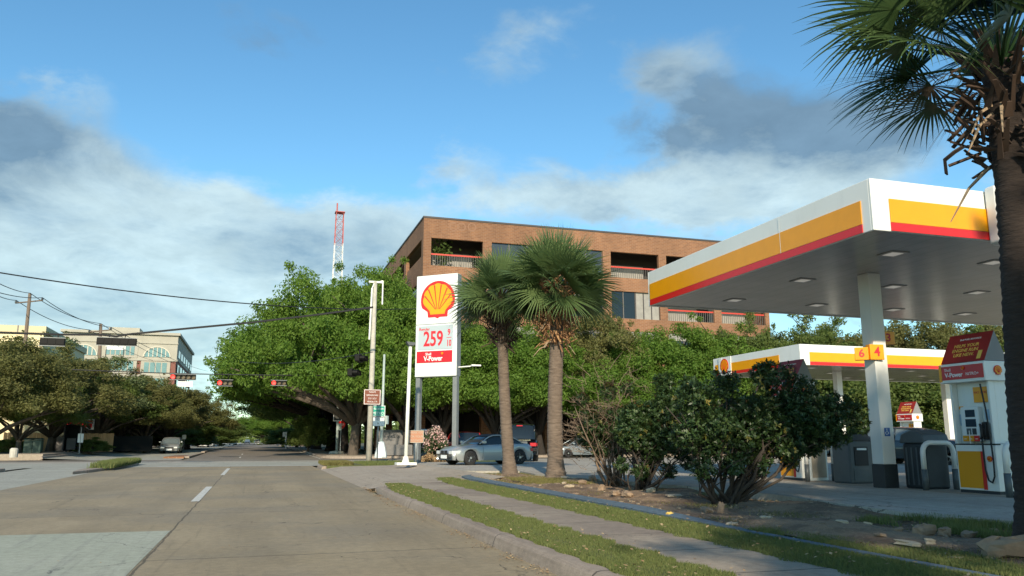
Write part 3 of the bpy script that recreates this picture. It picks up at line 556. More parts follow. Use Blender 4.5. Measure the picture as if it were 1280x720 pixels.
# ================================================================= STATION CANOPIES
HS = 5.0
def fuel_canopy(x0, y0, x1, y1, hs, ht, label, cols, emb, far=False, frontband=None, leftband=None):
    t = empty('fuel_canopy', (x0, y0, .3), 0, label, 'canopy', 'station canopies')
    MB().box(x0+.06, x1-.06, y0+.06, y1-.06, hs+.03, hs+.10).build('soffit', M['soffit'], t, world=True)
    MB().box(x0+.3, x1-.3, y0+.3, y1-.3, hs+.12, ht-.12).build('roof_deck', M['sidegrey'], t, world=True)
    m = MB(); m.box(x0, x1, y0, y0+.05, hs, ht); m.box(x0, x1, y1-.05, y1, hs, ht); m.box(x0, x0+.05, y0+.05, y1-.05, hs, ht); m.box(x1-.05, x1, y0+.05, y1-.05, hs, ht)
    m.build('fascia', M['white'], t, bevel=.012, world=True)
    FF = Fr((x0, y0, hs), (1, 0, 0)); FL = Fr((x0, y1, hs), (0, -1, 0)); W = x1-x0; D = y1-y0; H_ = ht-hs
    def bands(F, a0, a1, lo=0.0):
        MB().fbox(F, a0, a1, lo+.165*H_, .63*H_, .004, .018).build('yellow_band', M['yellow'], t, world=True)
        MB().fbox(F, a0, a1, lo, lo+.155*H_, .004, .020).build('red_band', M['red'], t, world=True)
    for a0, a1 in (frontband or [(.45, W-.45)]): bands(FF, a0, a1, .012)
    for a0, a1 in (leftband or [(.25, D-.5)]): bands(FL, a0, a1, .012)
    for (x, y) in cols:
        c = MB().box(x-.17, x+.17, y-.17, y+.17, .3+.5, hs+.03).build('column', M['whitecol'], t, bevel=.015, world=True)
        MB().box(x-.185, x+.185, y-.185, y+.185, .3, .8).build('column_base', M['darkgrey'], t, bevel=.01, world=True)
    nx = max(2, int(W/3.2)); ny = 3
    for i in range(nx):
        for j in range(ny):
            x = x0+1.8+i*(W-3.0)/nx; y = y0+1.5+j*(D-3.0)/(ny-1)
            lt = MB().box(x-.22, x+.22, y-.22, y+.22, hs+.016, hs+.0295).build('light_fitting', M['fitting'], t, world=True)
            MB().box(x-.14, x+.14, y-.14, y+.14, hs+.010, hs+.0158).build('diffuser', M['lens'], t, world=True)
    return t, FF, FL
c0 = Vector((10.33, 11.24)); can1, F1, L1 = fuel_canopy(10.33, 11.24, 26.5, 19.95, 5.0, 5.97, 'large near fuel canopy with white, yellow and red fascia over the pumps', [(13.15, 14.6), (20.8, 14.6), (24.0, 14.6)], None, frontband=[(.38, 3.0), (4.4, 15.8)], leftband=[(.12, 8.45)])
m = MB(); pts = [(2.62, -.06), (2.62, 1.0), (2.70, 1.04), (4.20, 1.04), (4.28, 1.0), (4.28, -.06), (4.2, -.1), (2.7, -.1)]
m.prism(F1, pts, .03, .26); m.build('emblem_panel', M['white'], can1, bevel=.03, world=True); pecten(can1, F1, 3.45, .50, .45, .265)
for k in (0,):                                           # panel joint on the long street-side fascia
    MB().fbox(L1, 6.05, 6.062, .02, .96, .0185, .0195).build('panel_joint', M['white'], can1, world=True)
c2 = G(1001, 456, 5.0)
can2, F2, L2 = fuel_canopy(c2.x, c2.y, c2.x+19, c2.y+8.0, 5.0, 6.04, 'smaller far fuel canopy with white, yellow and red fascia behind the first', [(c2.x+4.6, c2.y+3), (c2.x+12, c2.y+3)], None, frontband=[(.55, 18.4)], leftband=[(.8, 6.3), (0.02+7.95-.8, 7.9)][0:1]+[(.2, .55)])
MB().fbox(L2, .68, 1.02, -.02, 1.04, .01, .06).build('emblem_panel', M['white'], can2, world=True); 
MB().fbox(L2, .62, 1.9, -.02, 1.04, .02, .05).build('emblem_panel', M['white'], can2, world=True); pecten(can2, L2, 1.25, .52, .42, .055)
# number flags round the column
def number_flag(px, py, s_, n_, F, Y, dx, label):
    p = onY(px, py, Y); Fq = Fr(p, F); t = empty('pump_number_sign', p, 0, label, 'number sign', 'yellow pump number signs')
    MB().fbox(Fq, -s_/2, s_/2, -s_/2, s_/2, -.16, 0).build('sign_box', M['yellow'], t, bevel=.01, world=True)
    text(n_, s_*.85, M['redtext'], t, Fq, 0, 0, .004, name='number', off=.006)
number_flag(1096.5, 440, .34, '4', (1, -.12, 0), 14.36, 0, 'yellow number 4 sign on the front of the canopy column')
number_flag(1077, 442, .28, '6', (.75, -.62, 0), 14.42, 0, 'yellow number 6 sign on the street side of the canopy column')
number_flag(1110.5, 422.5, .30, '3', (.8, -.25, 0), 14.9, 0, 'yellow number 3 sign, highest and furthest right on the column')
p = onY(1109, 540, 14.42); Fq = Fr(p, (1, 0, 0)); o = MB().fbox(Fq, -.07, .07, -.09, .09, -.004, .008).build('access_sign', M['blue']); tag(o, 'small blue wheelchair access plate on the canopy column', 'sign')
m = MB(); m.tube([Fq.p(-.012, .045, .011), Fq.p(-.008, 0, .011), Fq.p(.022, 0, .011), .5*(Fq.p(.03, -.045, .011)+Fq.p(.034, -.045, .011))], .006, 5)
m.tube([Fq.p(-.02+.033*math.cos(RAD(a)), -.022+.033*math.sin(RAD(a)), .011) for a in range(110, 380, 30)], .005, 5); m.prism(Fq, [(-.012+.012*math.cos(a), .062+.012*math.sin(a)) for a in (0, 1, 2, 3, 4, 5)], .008, .012)
m.build('wheelchair_symbol', M['whitetext'], o)
# ================================================================= DISPENSERS (front faces -X, near end faces -Y)
def dispenser(loc, label, scale=1., sgn=1, detail=True):
    t = empty('fuel_dispenser', loc, 0, label, 'fuel pump', 'fuel pumps'); t.scale = (scale,)*3
    FW, D, H_ = .92, .46, 2.16                            # width along Y, depth along X
    FX = Fr((0, FW, 0), (0, -1, 0)); FY = Fr((0, 0, 0), (1, 0, 0))
    m = MB(); m.box(0, D, 0, FW, .06, .94); m.box(.14, D, 0, FW, .94, H_); m.box(0, .14, 0, .05, .94, H_); m.box(0, .14, FW-.05, FW, .94, H_); m.box(0, .14, FW-.05-.32, FW-.05-.30, .94, 1.2)
    m.build('cabinet', M['white'], t, bevel=.012)
    MB().box(.01, D-.01, .01, FW-.01, 0, .06).build('plinth', M['darkgrey'], t)
    MB().box(-.006, .13, -.006, FW+.006, .92, .945).build('ledge', M['black'], t)
    MB().fbox(FX, .04, .58, .10, .80, .002, .012).build('yellow_panel', M['yellowpanel'], t)
    MB().fbox(FX, .585, .66, .08, .80, .002, .014).build('red_stripe', M['red'], t)
    pecten(t, FX, .78, .66, .055, .006, world=False)
    # screen bezel and keypad
    MB().fbox(FX, .18, .60, .98, 1.66, -.14, -.02).build('control_panel', M['signwhite'], t, bevel=.02)
    MB().fbox(FX, .30, .52, 1.46, 1.60, -.02, -.012).build('display', M['screen'], t); MB().fbox(FX, .29, .53, 1.27, 1.42, -.02, -.010).build('display', M['screen'], t)
    MB().fbox(FX, .30, .40, 1.12, 1.24, -.02, -.008).build('keypad', M['midgrey'], t); MB().fbox(FX, .43, .52, 1.12, 1.24, -.02, -.008).build('card_reader', M['darkgrey'], t)
    for k, (mm, nn) in enumerate((('yellowpanel', 'grade_button'), ('yellowpanel', 'grade_button'), ('red', 'grade_button'))):
        MB().fbox(FX, .20+k*.13, .32+k*.13, .99, 1.10, -.02, -.006).build(nn, M[mm], t)
        MB().lathe(FX.p(.26+k*.13, 1.03, -.002), [(.026, -.0), (.026, .012)], 10, 'Z').build('button_cap', M['signwhite'], t)
    MB().fbox(FX, .055, .165, 1.30, 1.52, -.135, -.128).build('sticker', M['stickers'], t); MB().fbox(FX, .65, .80, 1.40, 1.60, -.135, -.128).build('sticker', M['stickers'], t)
    MB().fbox(FX, .06, .16, 1.62, 1.68, -.135, -.128).build('sticker', M['yellow'], t)
    MB().fbox(FX, .46, .80, 1.74, 2.04, -.12, -.10).build('notice_board', M['yellow'], t); text('PAY HERE', .07, M['redtext'], t, FX, .63, 1.93, -.098, world=False)
    # nozzle, hose
    m = MB(); m.fbox(FX, .66, .76, 1.02, 1.36, -.10, .0); m.build('nozzle_boot', M['black'], t, bevel=.02)
    m = MB(); m.tube([FX.p(.66, 1.32, .04), FX.p(.70, 1.26, .05), FX.p(.70, 1.10, .05), FX.p(.67, 1.03, .05)], [.018, .03, .03, .022], 8); m.tube([FX.p(.72, 1.26, .03), FX.p(.765, 1.2, .03), FX.p(.765, 1.1, .03), FX.p(.72, 1.05, .03)], .01, 6)
    m.build('nozzle', M['black'], t, smooth=True)
    hp = [(.70, 1.03), (.695, .80), (.705, .45), (.75, .26), (.83, .22), (.89, .34), (.90, .65), (.885, 1.1), (.85, 1.6), (.80, 1.98), (.78, 2.12)]
    m = MB(); pp = []
    for i in range(len(hp)-1):
        for q in range(4): u = q/4.; pp.append(FX.p(hp[i][0]*(1-u)+hp[i+1][0]*u, hp[i][1]*(1-u)+hp[i+1][1]*u, .06))
    m.tube(pp, .016, 8); m.build('hose', M['black'], t, smooth=True)
    # header
    hx0, hx1, hy0, hy1, hz0, hz1 = -.12, D+.06, -.06, FW+.10, 2.14, 2.52
    MB().box(hx0, hx1, hy0, hy1, hz0, hz1).build('header', M['white'], t, bevel=.012)
    HX = Fr((hx0, hy1, hz0), (0, -1, 0)); HY = Fr((hx0, hy0, hz0), (1, 0, 0)); hw = hy1-hy0
    MB().fbox(HX, .07, hw-.03, .06, .33, .0, .012).build('red_header_panel', M['signred'], t); MB().fbox(HX, .0, .06, .03, .36, .0, .01).build('yellow_end_strip', M['yellow'], t)
    text('Shell', .085, M['whitetext'], t, HX, .22, .255, .013, world=False); text('V-Power', .125, M['whitetext'], t, HX, .36, .15, .013, .95, .003, world=False); text('NiTRO+', .085, M['whitetext'], t, HX, .80, .15, .013, world=False)
    pecten(t, HY, .31, .20, .095, .004, world=False); pecten(t, HX, .60, .27, .035, .012, world=False)
    # roof-shaped topper, ridge along Y
    y0, y1 = -.04, FW+.08; r0, rp, r1 = -.08, .24, D+.04; z0, zp = 2.53, 3.12
    m = MB(); m.v = [(r0, y0, z0), (rp, y0, zp), (r1, y0, z0), (r0, y1, z0), (rp, y1, zp), (r1, y1, z0)]; m.f = [(0, 1, 4, 3), (1, 2, 5, 4), (0, 3, 5, 2), (0, 2, 1), (3, 4, 5)]; m.m = [0, 0, 0, 1, 1]
    m.build('roof_topper', [M['maroon'], M['gable']], t)
    FR = Fr((r0, y1, z0), (0, -1, 0), (rp-r0, 0, zp-z0)); sl = math.hypot(rp-r0, zp-z0)
    text('Shell FUEL REWARDS', .055, M['whitetext'], t, FR, .55, sl*.80, .004, world=False)
    for k, ln in enumerate(('HELPS YOUR', 'ENGINE RUN', 'LIKE NEW.')): text(ln, .105, M['yellowtext'], t, FR, .50, sl*(.58-.16*k), .004, 1, .001, world=False)
    MB().fbox(FR, .84, .93, .05, .24, .003, .008).build('bottle_picture', M['yellowtext'], t)
    return t
d1 = dispenser((13.40, 11.98, .3), 'nearest fuel pump with red header and roof topper, beside the near palm trunk')
dispenser((13.40, 17.75, .3), 'fuel pump half hidden by the big dark shrub, under the near canopy')
dispenser((31.0, 32.2, .1), 'distant fuel pump seen to the right of the canopy column')
isl = MB().prism(WORLD, [(13.05, 11.2), (14.1, 11.2), (14.1, 19.3), (13.05, 19.3)], .28, .303); struct(isl.build('pump_island', M['walk']))
def hoop(x0, x1, y, label, z=.3, h=.98, k=1):
    t = empty('guard_hoop', (x0, y, z), 0, label, 'bollard', 'white pump guard hoops'); w_ = x1-x0
    P = [(0, .42), (0, h-.22)]+[(.2-.2*math.cos(RAD(a)), h-.22+.2*math.sin(RAD(a))) for a in (20, 40, 60, 80, 90)]
    Q = P+[(w_-a, b) for a, b in P[::-1]]
    MB().tube([(a, 0, b) for a, b in Q], .052, 12).build('hoop', M['whitecol'], t, smooth=True)
    for a in (0, w_): MB().tube([(a, 0, 0), (a, 0, .425)], .060, 12).build('sleeve', M['midgrey'], t, smooth=True)
hoop(13.2, 14.0, 13.55, 'white guard hoop on the far side of the nearest pump, before the bin'); hoop(12.98, 13.9, 11.42, 'white guard hoop at the near end of the pump island, by the palm trunk')
hoop(31.6, 32.4, 31.7, 'white guard hoop beside the distant pump', z=.1); 
hoop(13.2, 14.0, 17.3, 'white guard hoop next to the pump behind the shrub')
# waste bin and vending/air console
t = empty('waste_bin', (13.45, 13.95, .3), 0, 'charcoal waste and towel bin behind the white hoop, beside the nearest pump', 'bin')
m = MB(); m.box(0, .62, -.2, .42, 0, .95); m.build('bin_body', M['darkgrey'], t, bevel=.05); m = MB(); m.prism(Fr((0, 0, 0), (0, 1, 0), (0, 0, 1)), [(-.24, .95), (.46, .95), (.40, 1.14), (.1, 1.24), (-.18, 1.14)], -.04, .66); m.build('lid', M['midgrey'], t, bevel=.03)
for i in range(4): MB().box(-.012, -.001, -.14+i*.14, -.10+i*.14, .08, .86).build('slat', M['midgrey'], t)
q = G(1058, 604, .3); t = empty('vending_console', (q.x-.1, q.y-.3, .3), 0, 'waist high grey service console with a dark recess, left of the canopy column', 'console')
m = MB(); m.box(0, .66, 0, .62, 0, 1.0); m.build('console_body', M['midgrey'], t, bevel=.04); FY = Fr((0, 0, 0), (1, 0, 0))
MB().prism(Fr((0, 0, 0), (0, 1, 0), (0, 0, 1)), [(0, 1.0), (.62, 1.0), (.5, 1.16), (.06, 1.16)], -.0, .64).build('console_hood', M['darkgrey'], t, bevel=.02) 
MB().fbox(FY, .14, .52, .42, .86, .001, .02).build('recess', M['black'], t); MB().fbox(FY, .2, .46, .78, .83, .02, .05).build('tray', M['signwhite'], t)
MB().fbox(FY, .1, .56, .05, .34, .002, .012).build('door', M['midgrey'], t)
q = G(1024, 601, .3); t = empty('ice_cabinet', (q.x-.25, q.y, .3), 0, 'pale cream cabinet between the shrub and the grey console', 'cabinet')
MB().box(0, .55, 0, .9, 0, 1.05).build('cabinet_body', M['signwhite'], t, bevel=.02); MB().fbox(Fr((0, 0, 0), (1, 0, 0)), .06, .49, .08, .97, .001, .012).build('door', M['beam'], t)
q = G(1084, 585, .2); t = empty('litter_bin', (q.x, q.y, .2), 0, 'dark litter bin far back, left of the column foot', 'bin'); MB().lathe((0, 0, 0), [(.36, 0), (.38, 1.0)], 14).build('drum', M['darkgrey'], t); MB().lathe((0, 0, 1.0), [(.40, 0), (.36, .2), (.15, .3)], 14).build('lid', M['black'], t)
# ================================================================= PRICE SIGN
th = RAD(49); rdir = Vector((math.sin(th+RAD(90)-RAD(8)), 0, 0)); rdir = Vector((.755, -.656, 0)); SL = G(517, 578, .3)
SO = onY(518.3, 471.5, SL.y); t = empty('price_sign', (SO.x, SO.y, .3), 0, 'tall white fuel price sign with red and yellow scallop emblem on two grey posts', 'price sign')
SF = Fr((SO.x, SO.y, 0), rdir); Wd = 2.24; z0, z1 = SO.z, onY(518, 345.5, SL.y).z; Hs_ = z1-z0
m = MB(); m.fbox(SF, 0, Wd, z0, z1, -.42, 0); m.build('sign_box', M['signwhite'], t, bevel=.03, world=True)
MB().fbox(SF, Wd+.001, Wd+.02, z0+.03, z1-.03, -.40, -.03).build('side_cladding', M['sidegrey'], t, world=True)
SF0 = Fr((SO.x, SO.y, z0), rdir); k = Hs_/125.0           # k metres per photo pixel of sign height
pecten(t, SF0, 1.20, Hs_*.748, .93, .006)
MB().fbox(SF0, .02, 2.2, Hs_*.508, Hs_*.514, .001, .008).build('seam', M['sidegrey'], t, world=True)
MB().fbox(SF0, .16, 2.04, Hs_*.262, Hs_*.495, .001, .02).build('price_panel', M['pricebg'], t, world=True)
MB().fbox(SF0, .10, 2.02, Hs_*.135, Hs_*.247, .001, .024).build('red_panel', M['signred'], t, world=True)
text('Regular', .19, M['redtext'], t, SF0, .50, Hs_*.462, .022, 1, .004); text('259', 1.0, M['redtext'], t, SF0, .99, Hs_*.36, .022, .72, .022, name='price_digits')
text('9', .40, M['redtext'], t, SF0, 1.84, Hs_*.42, .022, .75, .012, name='price_digits'); text('10', .42, M['redtext'], t, SF0, 1.84, Hs_*.315, .022, .62, .012, name='price_digits'); MB().fbox(SF0, 1.71, 1.97, Hs_*.368, Hs_*.373, .021, .024).build('fraction_bar', M['redtext'], t, world=True)
text('Shell', .17, M['whitetext'], t, SF0, .74, Hs_*.217, .026, 1, .003); text('V-Power', .33, M['whitetext'], t, SF0, 1.0, Hs_*.172, .026, .85, .008); pecten(t, SF0, 1.50, Hs_*.22, .07, .026)
for a in (.12, Wd-.12):
    MB().fbox(SF, a-.11, a+.11, .15, z0, -.33, -.1).build('post', M['sidegrey'], t, world=True)
a = SF.p(Wd, 0, -.2); p = onY(598, 457, a.y-.4)
o = MB(); o.tube([(a.x, a.y, onY(573, 459, a.y).z), (p.x, p.y, p.z)], .03, 6); o.build('lamp_arm', M['whitepole'], t, world=True)
MB().box(p.x-.35, p.x+.1, p.y-.1, p.y+.1, p.z-.03, p.z+.04).build('flood_lamp', M['whitepole'], t, world=True)
# ================================================================= POLES AND SMALL SIGNS
def pole_thing(name, px, py, zb, pytop, r0, r1, mt, label, cat, pxtop=None, sides=10, group=None, Z=None):
    b = G(px, py, zb) if Z is None else onY(px, py, Z); b.z = zb; top = onY(pxtop if pxtop is not None else px, pytop, b.y)
    t = empty(name, b, 0, label, cat, group); dx = top.x-b.x
    MB().tube([(0, 0, 0), (dx*.5, 0, (top.z-zb)*.5), (dx, 0, top.z-zb)], [r0, (r0+r1)/2, r1], sides).build('pole', mt, t, smooth=True); return t, b, top
t, b, top = pole_thing('light_pole', 507, 581, .3, 432, .085, .075, M['whitepole'], 'slim white floodlight pole standing left of the price sign', 'light pole', 513)
MB().box(-.42, .42, -.3, .3, 0, .10).build('base_plate', M['whitepole'], t); MB().lathe((0, 0, .1), [(.16, 0), (.1, .25)], 12).build('collar', M['whitepole'], t)
m = MB(); m.prism(Fr((top.x-b.x, -.12, top.z-b.z), (1, 0, 0)), [(-.1, 0), (.14, 0), (.22, .12), (-.2, .16)], -.3, .05); m.build('flood_lamp', M['midgrey'], t)
def small_sign(name, px0, px1, py0, py1, px, py, zb, mt, label, lines, mtxt, tilt=.15, post=True, cat='sign', back='steel'):
    b = G(px, py, zb); b.z = zb; t = empty(name, b, 0, label, cat, 'small roadside signs')
    F = Fr((b.x, b.y, 0), (1, -tilt, 0)); A = onY(px0, py0, b.y); B = onY(px1, py1, b.y); w_ = (B.x-A.x)
    F2 = Fr((A.x, b.y-.06, B.z), (1, -.0, 0)); MB().fbox(F2, 0, w_, 0, A.z-B.z, -.015, 0).build('sign_plate', mt, t, world=True, bevel=.01)
    h_ = A.z-B.z; f = MB()
    for q in ((0, w_, 0, .03), (0, w_, h_-.03, h_), (0, .03, .03, h_-.03), (w_-.03, w_, .03, h_-.03)): f.fbox(F2, *q, .001, .006)
    f.build('border', mtxt, t, world=True)
    for i, ln in enumerate(lines): text(ln, h_*.72/len(lines), mtxt, t, F2, w_/2, h_*(1-(i+.6)/(len(lines)+.2)), .002, min(1, w_*.85/max(.01, (len(ln)*.55*h_*.72/len(lines)))))
    if post: MB().tube([(0, .0, 0), (0, .0, A.z-zb)], .035, 8).build('post', M[back], t, smooth=True)
    return t, F2, w_, h_, A, B
small_sign('guide_sign', 510.5, 529, 538, 553.5, 519.5, 583, .2, M['tan'], 'small faded tan sign on a thin post in front of the price sign', ['THANK YOU', 'FOR YOUR', 'BUSINESS'], M['beam'])
small_sign('guide_sign', 463.5, 481, 507, 520.5, 471.5, 575, .2, M['green'], 'green and white bus stop board on a thin post between the two street poles', ['Houston', 'METRO'], M['whitetext'])
tt, F2, w_, h_, A, B = small_sign('route_plate', 463.5, 481, 521, 533, 471.5, 575.2, .2, M['signwhite'], 'white route plate hanging directly under the green board', ['82', '9'], M['railgrey'], post=False)
t, b, top = pole_thing('utility_pole', 461, 577, .2, 352, .17, .12, M['concpole'], 'tall pale pole beside the brown sign, with a white riser tube near its top', 'pole', 469)
p0 = onY(465, 361, b.y); p1 = onY(461.5, 425, b.y); m = MB(); m.tube([p0+Vector((-.02, -.2, 0)), p1+Vector((-.02, -.2, 0))], .05, 8); m.tube([p0+Vector((-.02, -.2, 0)), top], .035, 6); m.build('riser_tube', M['whitepole'], t, world=True)
m = MB(); m.tube([top+Vector((0, 0, -.1)), top+Vector((.42, -.1, .05))], .04, 6); m.tube([top+Vector((.42, -.1, .05)), top+Vector((.42, -.1, -1.3))], .04, 6); m.box(top.x-.35, top.x+.45, top.y-.08, top.y+.08, top.z-.08, top.z+.02); m.build('cross_bracket', M['whitepole'], t, world=True)
A = onY(455, 486.5, b.y-.25); B = onY(475.5, 506, b.y-.25); FF_ = Fr((A.x, b.y-.25, B.z), (1, 0, 0)); w_, h_ = B.x-A.x, A.z-B.z
t2 = empty('guide_sign', (A.x, b.y-.25, B.z), 0, 'brown sign with four lines of white text mounted high on the tall pale pole', 'sign', 'small roadside signs')
MB().fbox(FF_, 0, w_, 0, h_, 0, .02).build('sign_plate', M['brown'], t2, world=True, bevel=.02)
f = MB()
for q in ((.02, w_-.02, .02, .045), (.02, w_-.02, h_-.045, h_-.02), (.02, .045, .045, h_-.045), (w_-.045, w_-.02, .045, h_-.045)): f.fbox(FF_, q[0], q[1], q[2], q[3], .021, .025)
f.build('border', M['whitetext'], t2, world=True)
for i, ln in enumerate(('MUSEUMS', 'HERMANN PARK', 'ZOO  GOLF', 'MEDICAL CTR')): text(ln, .12, M['whitetext'], t2, FF_, w_/2, h_*(.82-.21*i), .021, .72, -.001)
t, b, top = pole_thing('signal_pole', 476, 572, .2, 443, .11, .075, M['palepole'], 'pale metal signal pole on a tapered white concrete footing', 'pole', 480.5)
MB().lathe((0, 0, 0), [(.42, 0), (.40, .25), (.22, .95), (.16, 1.05)], 8).build('footing', M['signwhite'], t); MB().box(-.02+.16, .42, -.2, .1, 2.2, 2.75).build('control_box', M['palepole'], t)
t, b, top = pole_thing('signal_pole', 421, 567, .2, 470, .12, .09, M['palepole'], 'pale signal pole beyond the cross street under the oaks', 'pole', 423.5)
MB().lathe((0, 0, 0), [(.7, 0), (.62, .18), (.2, .25)], 12).build('footing', M['concpole'], t)
MB().box(-.02, .3, -.16, .1, 2.0, 2.6).build('control_box', M['palepole'], t)
A = onY(417, 514, b.y-.2); B = onY(427, 526.5, b.y-.2); t2 = empty('cross_street_marker', (A.x, b.y-.2, B.z), 0, 'square dark marker with a pale yellow disc on the far signal pole', 'sign', 'small roadside signs')
F3 = Fr((A.x, b.y-.2, B.z), (1, 0, 0)); w_, h_ = B.x-A.x, A.z-B.z; MB().fbox(F3, 0, w_, 0, h_, 0, .02).build('sign_plate', M['whitetext'], t2, world=True); MB().fbox(F3, .05, w_-.05, .05, h_-.05, .021, .03).build('dark_field', M['darkgrey'], t2, world=True)
MB().prism(F3, [(w_/2+.22*math.cos(RAD(a)), h_/2+.22*math.sin(RAD(a))) for a in range(0, 360, 24)], .03, .04).build('disc', M['curtain'], t2, world=True)
c = onY(426.5, 531, b.y+2.5); t2 = empty('stop_sign', (c.x, c.y, .2), 0, 'red stop sign half hidden behind the far signal pole', 'stop sign'); F4 = Fr(c, (1, 0, 0)); MB().prism(F4, [(.38*math.cos(RAD(a+22.5)), .38*math.sin(RAD(a+22.5))) for a in range(0, 360, 45)], 0, .01).build('sign_plate', M['red'], t2, world=True)
text('STOP', .26, M['whitetext'], t2, F4, 0, 0, .012, .8); MB().tube([(0, .03, 0), (0, .03, c.z-.2)], .03, 6).build('post', M['steel'], t2)
# far white sign and stub under the oaks
q = onY(357, 562, 105); q.z = .37; t2 = empty('roadside_sign', q, 0, 'small white sign on a short white post far down the right kerb', 'sign', 'small roadside signs'); A = onY(353.5, 540, q.y); B = onY(358.5, 546, q.y)
MB().box(A.x-q.x, B.x-q.x, -.02, .02, B.z-q.z, A.z-q.z).build('sign_plate', M['signwhite'], t2); MB().tube([(0, .05, 0), (0, .05, B.z-q.z)], .12, 6).build('post', M['whitecol'], t2)
q = onY(230, 553, 92); q.z = .42; t2 = empty('roadside_sign', q, 0, 'small white square sign on the left verge, right of the oncoming car', 'sign', 'small roadside signs'); A = onY(228, 543.5, q.y); B = onY(232.5, 549, q.y)
MB().box(A.x-q.x, B.x-q.x, -.02, .02, B.z-q.z, A.z-q.z).build('sign_plate', M['signwhite'], t2); MB().tube([(0, .03, 0), (0, .03, A.z-q.z)], .04, 6).build('post', M['steel'], t2)
# ---------------------------------------------------------------- utility poles and wires on the left
tA, bA, topA = pole_thing('utility_pole', 18, 566, .3, 367, .20, .13, M['pole'], 'nearest brown timber utility pole on the left verge', 'pole', 37.5, group='timber utility poles')
tB, bB, topB = pole_thing('utility_pole', 120, 563, .35, 405, .24, .15, M['pole'], 'second timber utility pole, in front of the far office building', 'pole', 126, group='timber utility poles')
for (t_, b_, tp, a, nn) in ((tA, bA, topA, 1.0, 0), (tB, bB, topB, 1.0, 0)):
    m = MB(); m.tube([tp+Vector((-1.05, 0, -.9)), tp+Vector((1.05, 0, -.55))], .06, 6); m.build('crossarm', M['pole'], t_, world=True)
    for dx in (-1.0, 1.0): MB().lathe(tp+Vector((dx, 0, -.9 if dx < 0 else -.55)), [(.09, 0), (.11, .12), (.05, .25)], 8).build('insulator', M['midgrey'], t_, world=True)
def wire(name, a, b, sag, r, label, group='overhead wires', n=24):
    pts = [Vector(a).lerp(Vector(b), i/n)+Vector((0, 0, -sag*4*(i/n)*(1-i/n))) for i in range(n+1)]
    return tag(MB().tube(pts, r, 5).build(name, M['wire']), label, 'cable', group)
wA = [topA+Vector((-1.0, 0, -.65)), topA+Vector((0, 0, .05)), topA+Vector((1.0, 0, -.3))]; wB = [topB+Vector((-1.0, 0, -.65)), topB+Vector((0, 0, .05)), topB+Vector((1.0, 0, -.3))]
lab = ['left', 'top', 'right']
P0 = [onY(-60, 332, 38), onY(-60, 318, 38), onY(-60, 350, 38)]
for i in range(3):
    wire('power_line', P0[i] if i != 2 else onY(-60, 345, 42), wA[i], .35, .028, 'thin power line from the frame edge to the %s of the nearest timber pole' % ('left insulator', 'top', 'right insulator')[i])
    wire('power_line', wA[i], wB[i], .5, .03, 'thin power line between the two timber poles at their %s' % ('left insulators', 'tops', 'right insulators')[i])
    e = onY(200+i*30, 452+i*6, 190); wire('power_line', wB[i], e, .6, .03, 'thin power line running on from the %s of the second timber pole' % ('left insulator', 'top', 'right insulator')[i])
wire('service_cable', onY(-60, 331, 44), onY(520, 386, 62), .7, .035, 'long thin cable crossing the sky from the left to the oak crowns')
wire('telephone_cable', onY(-40, 448, bA.y-.2), onY(20, 450, bA.y-.2), .1, .05, 'thick low cable meeting the nearest timber pole from the left'); wire('telephone_cable', onY(-40, 456, bA.y-.2), onY(20, 457, bA.y-.2), .1, .05, 'lower of the two thick cables at the nearest timber pole')
wire('telephone_cable', onY(22, 450, bA.y-.2), onY(121, 461, bB.y-.2), .6, .05, 'thick low cable between the two timber poles')
# signal span wire and signals
SWL = onY(-60, 412, 44.0); SWR = onY(466.5, 384, 40.6)
wpts = [onY(x, y, 44-(x+60)/526.0*3.4) for x, y in ((-60, 411), (0, 416), (70, 418), (128, 418.5), (145, 420.5), (160, 418), (230, 411), (320, 402.5), (400, 393), (466.5, 384))]
tag(MB().tube(wpts, .05, 6).build('span_wire', M['wire']), 'thick black span wire crossing above the junction, carrying the dark signals', 'cable', 'overhead wires')
def signal(px0, px1, pyc, Y, n, lit, label, back=False, hang=.6, hh=.36, white=False):
    A = onY(px0, pyc, Y); B = onY(px1, pyc, Y); L_ = B.x-A.x; t = empty('traffic_signal', (A.x, Y, A.z-hh/2), 0, label, 'traffic light', 'horizontal traffic signals')
    MB().box(0, L_, -.10, .10, 0, hh).build('housing', M['sigblack'], t, bevel=.02)
    f = MB(); f.box(-.04, L_+.04, -.115, -.102, hh, hh+.03); f.box(-.04, L_+.04, -.115, -.102, -.03, 0); f.build('backplate_edge', M['sidegrey'], t)  # lighter strips stand in for light glancing off the backplate edges
    for i in range(n):
        x = L_*(i+.5)/n; r = min(hh*.42, L_/n*.44)
        if back: MB().box(x-r, x+r, -.125, -.10, .07, hh-.07).build('door', M['sigblack'], t); continue
        MB().lathe((x, -.102, hh/2), [(r, 0), (r*.98, -.01)], 14, 'Y').build('lens', M['sigred'] if i in lit else M['sigoff'], t)
        m = MB(); k_ = 9; v = []
        for q in range(k_):
            a = math.pi*q/(k_-1); 
            for rr, yy in ((r*1.06, -.10), (r*1.06, -.34)): v.append((x+rr*math.cos(a), yy, hh/2+rr*math.sin(a)))
        m.add(v, [(2*q, 2*q+1, 2*q+3, 2*q+2) for q in range(k_-1)]); m.build('visor', M['sigblack'], t)
    h = MB()
    for x in (L_*.3, L_*.7): h.box(x-.02, x+.02, -.02, .02, hh, hh+hang)
    h.build('hanger', M['sigblack'], t); return t
signal(50, 81.5, 427, 43, 3, [], 'dark signal with no lamp showing, furthest left on the span wire', True, .22)
signal(121, 171, 426.5, 42.8, 5, [], 'long dark five section signal hanging from the middle of the span wire', True, .22)
m = MB()
